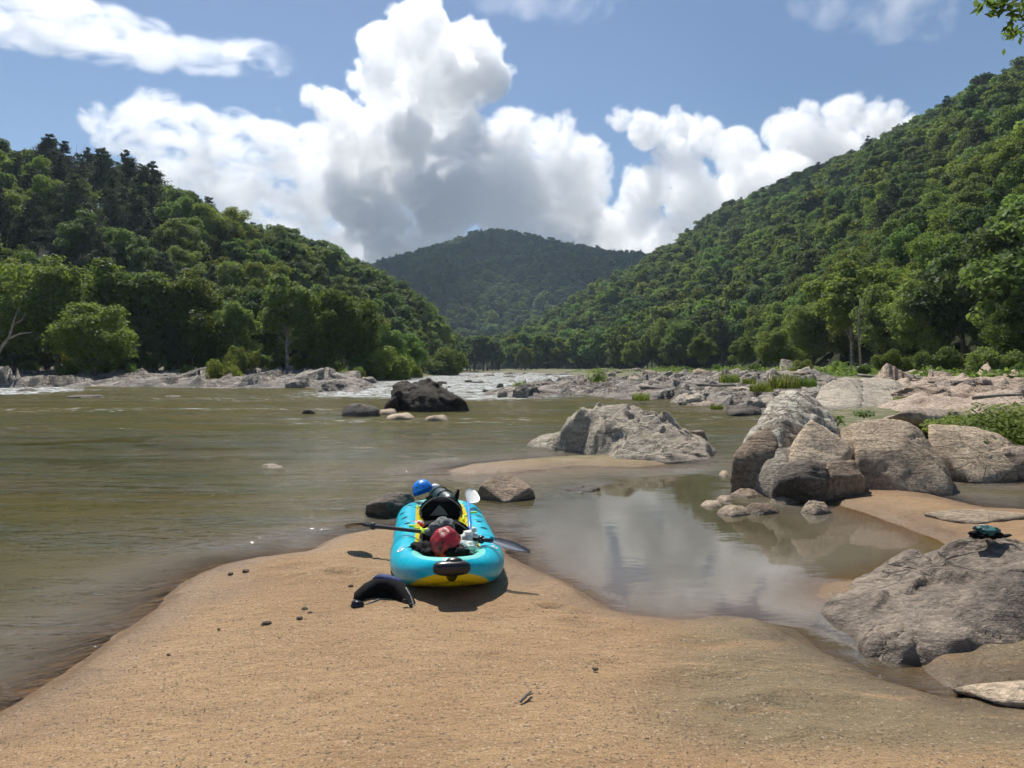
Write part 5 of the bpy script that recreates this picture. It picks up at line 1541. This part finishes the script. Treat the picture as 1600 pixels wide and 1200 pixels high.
lump('bottle', at(680, 760, 8.05), (.05, .05, .03), K_WHITE, 'pale bottle top beside the blue helmet', 'bottle', 14, amp=.1)
e = thing('water_shoe', 'black upright flap of gear standing right of the rear seat', 'gear', tuple(at(711, 798, 7.5)))
mb = MB(); mb.tube([at(709, 800, 7.5), at(711, 785, 7.5), at(714, 774, 7.5), at(716, 765, 7.5)], [.055, .06, .045, .03], 14, 0, True, .5); mb.build('body', K_BLACK, e)

# paddles
def blade(name, c, d, nrm, L, W, mat, parent, curve=.02):
    c, d, nrm = Vector(c), Vector(d).normalized(), Vector(nrm)
    nrm = (nrm - d * nrm.dot(d)).normalized(); s = d.cross(nrm)
    V = []; F = []; nu, nv = 20, 11
    for q in (0, 1):
        for i in range(nu):
            t = i / (nu - 1)
            wd_ = W / 2 * (math.sin(math.pi * min(1, .08 + t * .90)) ** .75)
            for j in range(nv):
                u = j / (nv - 1) * 2 - 1
                th = .0045 * (1 - u * u) + .0012
                V.append(c + d * (t * L) + s * (u * wd_ + .012 * math.sin(t * 3)) + nrm * ((th if q else -th) + curve * u * u - curve * 1.5 * t * t))
    for q in (0, 1):
        o_ = q * nu * nv
        for i in range(nu - 1):
            for j in range(nv - 1): F.append((o_ + i * nv + j, o_ + i * nv + j + 1, o_ + (i + 1) * nv + j + 1, o_ + (i + 1) * nv + j))
    edge = [i * nv for i in range(nu)] + [(nu - 1) * nv + j for j in range(1, nv)] + [i * nv + nv - 1 for i in range(nu - 2, -1, -1)] + [j for j in range(nv - 2, 0, -1)]
    for a, b in zip(edge, edge[1:] + edge[:1]): F.append((a, b, nu * nv + b, nu * nv + a))
    return mk(name, V, F, mat, None, True, parent)
pl_, pr_ = at(583, 822, 6.02), at(752, 843, 5.42)
e = thing('paddle', 'black double bladed paddle laid across the kayak', 'paddle', tuple(pl_.lerp(pr_, .5)), 'paddles with the kayak')
dv = (pr_ - pl_).normalized()
mb = MB(); mb.tube([pl_ - dv * .10, pl_, pl_.lerp(pr_, .5) + Vector((0, 0, .004)), pr_, pr_ + dv * .10], .0155, 14); mb.build('shaft', K_DK, e)
for p_ in (pl_, pr_):
    mb = MB(); mb.tube([p_ - dv * .022, p_ - dv * .012, p_ + dv * .012, p_ + dv * .022], [.018, .030, .030, .018], 16); mb.build('drip_ring', K_DK, e)
blade('blade', pl_ - dv * .08, (at(546, 820, 6.22) - (pl_ - dv * .08)), (0, .10, 1), .28, .17, K_DK, e)
tip = at(832, 860, 5.22)
blade('blade', pr_ + dv * .07, tip - (pr_ + dv * .07), (-.12, -.42, 1), (tip - pr_).length - .09, .09, K_SMOKE, e)
s0, s1 = at(735, 836, 5.95), at(731, 785, 7.15)
e = thing('paddle', 'blue shafted paddle with white blade standing up beside the rear seat', 'paddle', tuple(s0), 'paddles with the kayak')
mb = MB(); mb.tube([s0, s0.lerp(s1, .5), s1], .0155, 14); mb.build('shaft', K_SHAFT, e)
blade('blade', s1 - (s1 - s0).normalized() * .02, at(741, 760, 7.5) - s1, (.3, -1, .35), .34, .17, K_WHITE, e)
# lime ropes
def rope(pts_, label, r=.008, wob=.014, seed=1):
    rr = random.Random(seed); P_ = []
    pts_ = [Vector(p) for p in pts_]
    for a, b in zip(pts_, pts_[1:]):
        n = max(2, int((b - a).length / .018))
        for i in range(n): P_.append(a.lerp(b, i / n) + Vector((rr.uniform(-1, 1), rr.uniform(-1, 1), rr.uniform(0, 1))) * wob)
    P_.append(pts_[-1])
    c = P_[0]; mb = MB(); mb.tube([p - c for p in P_], r, 6)
    o = mk('rope', mb.v, mb.f, K_LIME); o.location = c; return tag(o, label, 'rope')
rope([kw(ktube_pt(-1, 1.45, math.radians(-5), .01)), kw(ktube_pt(-1, 1.40, math.radians(-35), .01)), kw(ktube_pt(-1, 1.25, math.radians(-60), .012)), kw(ktube_pt(-1, 1.05, math.radians(-64), .012)), kw(ktube_pt(-1, .85, math.radians(-60), .014)), at(655, 852, 5.7), at(660, 858, 5.65)],
     'lime green rope straggling over the left tube and inner side', .010, .016, 4)
rope([kw(ktube_pt(1, 2.05, math.radians(8), .01)), kw(ktube_pt(1, 2.05, math.radians(-15), .014)), kw(ktube_pt(1, 1.95, math.radians(-40), .014)), kw(ktube_pt(1, 1.85, math.radians(-62), .01))],
     'lime green rope tying the blue paddle to the right tube', .009, .014, 6)
pm = pl_.lerp(pr_, .52)
rope([pm + Vector((-.03, 0, .02)), pm + Vector((.0, -.02, .026)), pm + Vector((.03, .0, .02)), pm + Vector((.0, .02, .022)), pm + Vector((-.03, -.02, .01)), pm + Vector((.03, -.02, 0))],
     'short lime strap wrapped on the black paddle shaft beside the red helmet', .011, .004, 8)

# vest on the sand, left of the bow
e = thing('life_vest', 'black and navy paddling vest dropped on the sand left of the bow', 'life vest', tuple(pt(602, 952, .12)), 'vests left ashore')
ap = [at(556, 944, 4.68), at(562, 931, 4.74), at(574, 922, 4.80), at(590, 916, 4.84), at(607, 915, 4.85), at(622, 921, 4.82), at(633, 931, 4.76), at(640, 943, 4.70), at(647, 953, 4.64)]
mb = MB(); mb.tube(ap, [.022, .038, .050, .058, .060, .055, .045, .034,   .022], 16, 0, True, .9)
mb.tube([at(572, 934, 4.80), at(590, 930, 4.84), at(610, 930, 4.84), at(628, 938, 4.78)], [.03, .055, .055, .04], 14)
q_ = np.array([tuple(v) for v in mb.v]); q_ = q_ + .016 * np.column_stack([fbm(q_ * 14 + k_ * 9, 3) for k_ in range(3)])
mb.v = [tuple(v) for v in q_]
mb.build('body', K_BLACK, e)
mb = MB(); mb.tube([at(584, 906, 4.84), at(592, 903, 4.86), at(606, 905, 4.86), at(622, 910, 4.85), at(631, 914, 4.84)], [.018, .036, .038, .036, .020], 14, 0, True, .8); mb.build('collar_pad', K_NAVY, e)
mb = MB(); mb.box(at(558, 946, 4.62), (.075, .05, .055), 0, rotm(.2, .3, .3), .008); mb.build('pocket', K_DK, e)
mb = MB(); mb.tube([at(567, 946, 4.64), at(580, 941, 4.68), at(592, 936, 4.74)], .008, 6, 0, True, .4); mb.build('webbing', K_GREY, e)
mb = MB(); mb.tube([at(548, 956, 4.56), at(556, 952, 4.57), at(563, 948, 4.6)], .003, 5); mb.build('webbing', K_DK, e)
mb = MB(); mb.tube([at(634, 918, 4.78), at(641, 930, 4.72), at(646, 944, 4.66), at(652, 952, 4.60)], .006, 6, 0, True, .5); mb.build('webbing', K_GREY, e)
mb = MB()
for q in ((633, 939), (642, 945)): mb.box(at(q[0], q[1], 4.62), (.034, .02, .02), 0, rotm(.4, .2, q[0] * .1), .004)
mb.build('buckle', K_DK, e)
# damp shoe-like bundle on the slab: moved onto the slab's own crest
sv = np.empty(len(SLAB.data.vertices) * 3); SLAB.data.vertices.foreach_get('co', sv); sv = sv.reshape(-1, 3)
spx = 800 + sv[:, 0] / sv[:, 1] * FPX; spy = HZ + (CAMZ - sv[:, 2]) / sv[:, 1] * FPX
kk = np.nonzero(np.abs(spx - 1542) < 4)[0]; kk = kk[np.argmin(spy[kk])]
SHY = sv[kk, 1] - .06; SHZ = sv[kk, 2]
def ats(px, py): p = at(px, py, 5.0); q = Vector(at(1540, 850, 5.0)); return Vector((1542 - 800, 0, 0)) * SHY / FPX + Vector((p.x - q.x, SHY + (p.y - q.y), SHZ + .012 + (p.z - q.z)))
e = thing('river_shoes', 'dark teal and black pair of crumpled river shoes on top of the grey slab', 'shoes', tuple(ats(1540, 853)))
lump('upper', ats(1545, 842), (.085, .06, .035), K_TEAL, None, None, 21, parent=e, amp=.5)
lump('sole', ats(1534, 848), (.085, .05, .030), K_BLACK, None, None, 22, parent=e, amp=.5)
lump('sole', ats(1556, 848), (.05, .06, .035), K_BLACK, None, None, 23, parent=e, amp=.5)
mb = MB(); mb.tube([ats(1532, 832), ats(1538, 834), ats(1544, 836)], [.004, .008, .003], 8); mb.build('lining', K_WHITE, e)
mb = MB(); mb.tube([ats(1560, 850), ats(1572, 851), ats(1583, 849)], [.03, .032, .018], 10, 0, True, .4); mb.build('tongue', K_BLACK, e)
mb = MB(); mb.box(ats(1523, 837), (.022, .02, .028), 0, rotm(.3, .2, .2), .004); mb.build('buckle', K_GREY, e)

# ---- small things on the sand
def bit(px, py, w, label, kind='clod', seed=1, mat=None):
    p = pt(px, py, .14); p.z = gz1(p.x, p.y)
    s = w * p.y / FPX / 2 * .75
    return lump('clod' if kind == 'clod' else 'pebble', p + Vector((0, 0, s * .15)), (s, s * .8, s * .45), mat or M_BARK, label, kind, seed, rotm(0, 0, seed), .5, None, None)
for k, a in enumerate([(342, 976, 8, 'small dark pebble left of a line of dark clods'), (263, 1011, 8, 'dark pebble alone on the sand near the left water edge'), (416, 973, 20, 'flat dark clod on the sand, leftmost of three'), (468, 966, 16, 'lower dark clod beneath the double clod'),
        (476, 952, 16, 'dark clod, left piece of the double clod'), (484, 957, 10, 'dark clod, right piece of the double clod'), (360, 884, 14, 'dark clod at the upper left water edge'), (384, 882, 16, 'longer dark clod beside the first at the upper left water edge'),
        (617, 1118, 11, 'dark pebble in the lower middle sand'), (616, 1107, 6, 'tiny dark pebble just above the dark pebble in the lower middle sand'), (620, 1003, 8, 'small dark chip on the sand below the vest'), (458, 1147, 5, 'tiny dark chip low on the sand'), (1268, 1082, 8, 'small dark chip near the channel sand edge'),
        (930, 1046, 14, 'dark bit of debris right of the sand middle'), (548, 916, 12, 'dark clod on the sand just left of the vest')]):
    bit(a[0], a[1], a[2], a[3], 'clod' if 'clod' in a[3] or 'debris' in a[3] else 'pebble', k + 30)
c = pt(822, 1092, .17); mb = MB(); mb.tube([(-.025, -.04, .01), (.0, 0, .022), (.022, .05, .018)], [.006, .008, .005], 7); mb.tube([(.0, 0, .02), (.03, .0, .03)], [.005, .003], 6)
o = mk('twig', mb.v, mb.f, M_DRIFT); o.location = (c.x, c.y, gz1(c.x, c.y)); tag(o, 'short bleached twig lying on the lower middle sand', 'twig')
# loose grit over the near sand
r = np.random.default_rng(4); N_ = 26000
Yb = 2.3 + 4.2 * r.random(N_) ** 1.4; X_ = r.uniform(-.75, .75, N_) * Yb * 1.05
gv = ground_z(np.column_stack([X_, Yb])); k_ = gv > .05
X_, Yb, gv = X_[k_], Yb[k_], gv[k_]; n = len(X_)
base = np.array([[1, 0, 0], [-1, 0, 0], [0, 1, 0], [0, -1, 0], [0, 0, .75], [0, 0, -.75]], float)
sz = .0014 + .0035 * r.random(n) ** 5
an = r.uniform(0, 6.28, n); sx_ = r.uniform(.7, 1.5, n); sy_ = r.uniform(.6, 1.1, n)
bx_ = base[None] * np.stack([sx_, sy_, np.ones(n)], 1)[:, None, :]
rx = bx_[:, :, 0] * np.cos(an)[:, None] - bx_[:, :, 1] * np.sin(an)[:, None]; ry = bx_[:, :, 0] * np.sin(an)[:, None] + bx_[:, :, 1] * np.cos(an)[:, None]
V = np.stack([rx, ry, bx_[:, :, 2]], 2) * sz[:, None, None] + np.stack([X_, Yb, gv + .0015], 1)[:, None, :]
T = np.array([[0, 2, 4], [2, 1, 4], [1, 3, 4], [3, 0, 4], [2, 0, 5], [1, 2, 5], [3, 1, 5], [0, 3, 5]])
F = (T[None] + (np.arange(n) * 6)[:, None, None]).reshape(-1, 3)
m = NT('grit')
isl = m.n('ShaderNodeNewGeometry').outputs['Random Per Island']
gc = m.ramp(isl, [(0, (.10, .07, .05)), (.25, (.30, .19, .11)), (.6, (.38, .26, .16)), (.85, (.38, .29, .20)), (1, (.44, .37, .28))])
M_GRIT = m.done(m.bsdf(gc, .7))
me = fastmesh('grit', V.reshape(-1, 3), F, M_GRIT)
me.polygons.foreach_set('use_smooth', np.zeros(len(me.polygons), bool))
o = bpy.data.objects.new('loose_grit', me); COL.objects.link(o); tag(o, 'coarse loose grit scattered over the near sand', 'grit', kind='stuff')

# ------------------------------------------------------------------ clouds: real volumes far beyond the hills
def cloud_material(name, dens, erode, nscale, aniso=.6, width=.14, st=(1, 1, 1)):
    mat = bpy.data.materials.new(name); mat.use_nodes = True; t = mat.node_tree; t.nodes.clear()
    mo = t.nodes.new('ShaderNodeOutputMaterial'); v = t.nodes.new('ShaderNodeVolumePrincipled')
    v.inputs['Color'].default_value = (1, 1, 1, 1); v.inputs['Anisotropy'].default_value = aniso; v.inputs['Density Attribute'].default_value = ''
    tc = t.nodes.new('ShaderNodeTexCoord'); nz = t.nodes.new('ShaderNodeTexNoise')
    nz.inputs['Scale'].default_value = nscale; nz.inputs['Detail'].default_value = 5; nz.inputs['Roughness'].default_value = .62; nz.inputs['Distortion'].default_value = .6
    at2 = t.nodes.new('ShaderNodeAttribute'); at2.attribute_name = 'density'
    mr = t.nodes.new('ShaderNodeMapRange'); mr.inputs[1].default_value = erode; mr.inputs[2].default_value = erode + width
    mp_ = t.nodes.new('ShaderNodeMapping'); mp_.inputs[3].default_value = st; t.links.new(tc.outputs['Object'], mp_.inputs[0]); t.links.new(mp_.outputs[0], nz.inputs[0]); t.links.new(nz.outputs[0], mr.inputs[0])
    m1 = t.nodes.new('ShaderNodeMath'); m1.operation = 'MULTIPLY'; t.links.new(mr.outputs[0], m1.inputs[0]); t.links.new(at2.outputs['Fac'], m1.inputs[1])
    m2 = t.nodes.new('ShaderNodeMath'); m2.operation = 'MULTIPLY'; t.links.new(m1.outputs[0], m2.inputs[0]); m2.inputs[1].default_value = dens
    t.links.new(m2.outputs[0], v.inputs['Density']); t.links.new(v.outputs[0], mo.inputs['Volume'])
    return mat
def cloud(name, label, blobs, D, mat, seed, vox=12, lev=3, flat=1.0, jit=150, sub=(.26, .48), up=.25, fill=.84):
    rr = random.Random(seed); pts_ = []; rad = []
    def puff(p, r, lev):
        pts_.append(tuple(p)); rad.append(r)
        if lev == 0: return
        for i in range([0, 10, 11, 12][lev]):
            d = Vector((rr.gauss(0, 1), rr.gauss(0, .8), rr.gauss(up, 1))).normalized()
            puff(p + Vector((d.x, d.y, d.z * flat)) * r * rr.uniform(.72, 1.0), r * rr.uniform(*sub), lev - 1)
    for x, y, r in blobs:
        Dd = D + rr.uniform(-jit, jit)
        puff(at(x, y, Dd), r * Dd / FPX * fill, lev)
    c = Vector(pts_[0]); me = bpy.data.meshes.new(name); me.from_pydata([tuple(Vector(p) - c) for p in pts_], [], [])
    a = me.attributes.new('rad', 'FLOAT', 'POINT'); a.data.foreach_set('value', rad)
    ob = bpy.data.objects.new(name, me); ob.location = c; COL.objects.link(ob)
    g = bpy.data.node_groups.new(name, 'GeometryNodeTree')
    g.interface.new_socket('Geometry', in_out='INPUT', socket_type='NodeSocketGeometry'); g.interface.new_socket('Geometry', in_out='OUTPUT', socket_type='NodeSocketGeometry')
    N, L = g.nodes.new, g.links.new
    gi, go, mp, pv, na, sm = N('NodeGroupInput'), N('NodeGroupOutput'), N('GeometryNodeMeshToPoints'), N('GeometryNodePointsToVolume'), N('GeometryNodeInputNamedAttribute'), N('GeometryNodeSetMaterial')
    na.data_type = 'FLOAT'; na.inputs[0].default_value = 'rad'; pv.resolution_mode = 'VOXEL_SIZE'; pv.inputs['Density'].default_value = 1; pv.inputs['Voxel Size'].default_value = vox
    sm.inputs['Material'].default_value = mat
    L(gi.outputs[0], mp.inputs[0]); L(mp.outputs[0], pv.inputs[0]); L(na.outputs[0], pv.inputs['Radius']); L(pv.outputs[0], sm.inputs[0]); L(sm.outputs[0], go.inputs[0])
    ob.modifiers.new('volume', 'NODES').node_group = g
    return tag(ob, label, 'cloud', kind='stuff')
C_DENSE = cloud_material('cloud_dense', .021, .385, .024, width=.12)
C_SHADE = cloud_material('cloud_shade', .03, .36, .01)
C_SOFT = cloud_material('cloud_soft', .017, .44, .0065, width=.26, st=(1, 1, 1.6))
C_STREAK = cloud_material('cloud_streak', .015, .42, .007, width=.26, st=(.7, 1, 2.0))
C_THIN = cloud_material('cloud_thin', .004, .44, .006, width=.3)
cloud('cumulus_cloud', 'towering white cumulus cloud with billowing top and grey base over the middle mountain', [(600, 75, 48), (655, 55, 62), (735, 95, 62), (680, 135, 75), (590, 130, 45), (765, 125, 42), (620, 185, 60), (700, 190, 55),
    (485, 150, 22), (520, 170, 36), (555, 225, 60), (640, 255, 80)], 3300, C_DENSE, 3, 9)
cloud('cumulus_cloud', 'broad lower cumulus bank with grey underside in the middle of the sky', [(640, 210, 45), (735, 240, 55), (800, 225, 52), (865, 232, 46), (920, 245, 38), (700, 300, 80), (800, 310, 85), (890, 310, 70), (935, 360, 50), (560, 310, 60), (600, 350, 60), (680, 400, 70), (780, 420, 80), (870, 415, 70), (950, 425, 50), (600, 400, 40)],
    2900, C_DENSE, 5, 9)
cloud('cumulus_cloud', 'white cumulus bank rising behind the right hill', [(970, 188, 22), (1010, 205, 36), (1060, 205, 36), (1105, 215, 36), (1150, 235, 45), (1060, 250, 40), (1215, 205, 32), (1250, 220, 55), (1320, 178, 36), (1375, 195, 40), (1420, 215, 40), (1180, 290, 60), (1290, 260, 75), (1110, 330, 52), (1050, 370, 46), (1180, 360, 70), (1000, 395, 50), (1080, 420, 60), (1380, 260, 50), (1450, 250, 40), (1000, 300, 40), (1030, 290, 40), (985, 350, 40), (1000, 340, 36), (1075, 300, 50), (960, 410, 50), (1150, 320, 60), (1230, 300, 60), (1120, 400, 70), (1040, 440, 50)],
    3600, C_DENSE, 7, 10)
cloud('cloud_bank', 'ragged thin white cloud spreading over the left ridge', [(150, 185, 20), (240, 172, 26), (215, 200, 32), (300, 205, 34), (370, 215, 34), (270, 250, 40), (350, 255, 45), (430, 245, 42), (500, 255, 46), (320, 300, 42), (400, 310, 46), (480, 310, 46), (250, 300, 30), (300, 345, 34), (380, 360, 44), (470, 370, 50), (550, 390, 50), (180, 215, 22), (420, 400, 50), (520, 420, 50)],
    3800, C_SOFT, 9, 15, flat=.6, sub=(.3, .6), up=0, fill=1.35, lev=2)
cloud('cloud_streak', 'long flat white cloud streak across the upper left corner', [(-60, 20, 40), (0, 30, 42), (60, 38, 42), (120, 45, 44), (180, 58, 42), (240, 72, 36), (300, 85, 28), (325, 88, 26), (350, 90, 26), (375, 90, 26), (400, 90, 26), (420, 93, 24), (440, 94, 20), (40, 10, 36), (-120, 5, 40), (120, 20, 30)],
    2600, C_STREAK, 11, 12, flat=.35, sub=(.35, .65), up=0, jit=60, fill=1.15, lev=2)
cloud('cloud_wisp', 'faint grey wisp of cloud at the top right', [(1290, 10, 30), (1340, 18, 34), (1400, 22, 36), (1460, 28, 30), (1380, -10, 40), (1310, -15, 30)], 2600, C_THIN, 13, 14, flat=.5, sub=(.4, .7), up=0, jit=60, fill=1.2, lev=2)
cloud('cloud_wisp', 'small faint wisp at the top beside the cloud tower', [(880, 0, 24), (915, 5, 26), (945, -8, 24), (830, 0, 24), (780, -8, 24)], 2600, C_THIN, 17, 14, flat=.6, sub=(.4, .7), up=0, jit=60, fill=1.2, lev=2)
cloud('cloud_wisp', 'tiny wisp left of the cloud tower', [(420, 170, 8), (437, 171, 9)], 2600, C_THIN, 19, 8, flat=.4, sub=(.4, .7), up=0, jit=30)

def shade_puffs(name, c, R_, n, seed):
    rr = random.Random(seed); b = []
    for k in range(n): b.append((c[0] + rr.uniform(-1, 1) * R_, c[1] + rr.uniform(-1, 1) * R_ * .8, c[2] + rr.uniform(-.1, .15) * R_, R_ * rr.uniform(.25, .45)))
    return b
def shade_cloud(c, R_, n, seed, label):  # unseen cloud above the frame, added to shade the hills below
    b = shade_puffs('', c, R_, n, seed)
    o = cloud('unseen_shade_cloud', label, [(0, 0, 1)], 3000, C_SHADE, seed, 25, 0)
    pts_ = []; rad = []
    rr = random.Random(seed)
    for x, y, z, r in b:
        pts_.append((x - c[0], y - c[1], z - c[2])); rad.append(r)
        for q in range(8):
            d = Vector((rr.gauss(0, 1), rr.gauss(0, 1), rr.gauss(0, .7))).normalized() * r * .9
            pts_.append((x - c[0] + d.x, y - c[1] + d.y, z - c[2] + d.z)); rad.append(r * .4)
    me = bpy.data.meshes.new('unseen_shade_cloud'); me.from_pydata(pts_, [], []); a = me.attributes.new('rad', 'FLOAT', 'POINT'); a.data.foreach_set('value', rad)
    o.data = me; o.location = c
shade_cloud((-200, 1640, 1130), 270, 12, 31, 'unseen flat cloud added above the middle mountain to shade it')
shade_cloud((20, 1130, 1100), 170, 9, 33, 'unseen small cloud added above the long right hill to shade its back slope')

# ------------------------------------------------------------------ air
hz = bpy.data.objects.new('haze', bpy.data.meshes.new('haze'))
bm = bmesh.new(); bmesh.ops.create_cube(bm, size=1)
for v in bm.verts: v.co = Vector((v.co.x * 3000, 780 + v.co.y * 1700, (v.co.z + .5) * 300 - 3))
bm.to_mesh(hz.data); bm.free(); COL.objects.link(hz)
m = NT('haze'); v = m.n('ShaderNodeVolumePrincipled'); v.inputs['Color'].default_value = (.62, .80, 1, 1); v.inputs['Density'].default_value = .00014; v.inputs['Anisotropy'].default_value = .3; v.inputs['Density Attribute'].default_value = ''
m.t.links.new(v.outputs[0], m.out.inputs['Volume']); hz.data.materials.append(m.mat)
tag(hz, 'thin summer haze in the valley air', 'haze', kind='stuff')
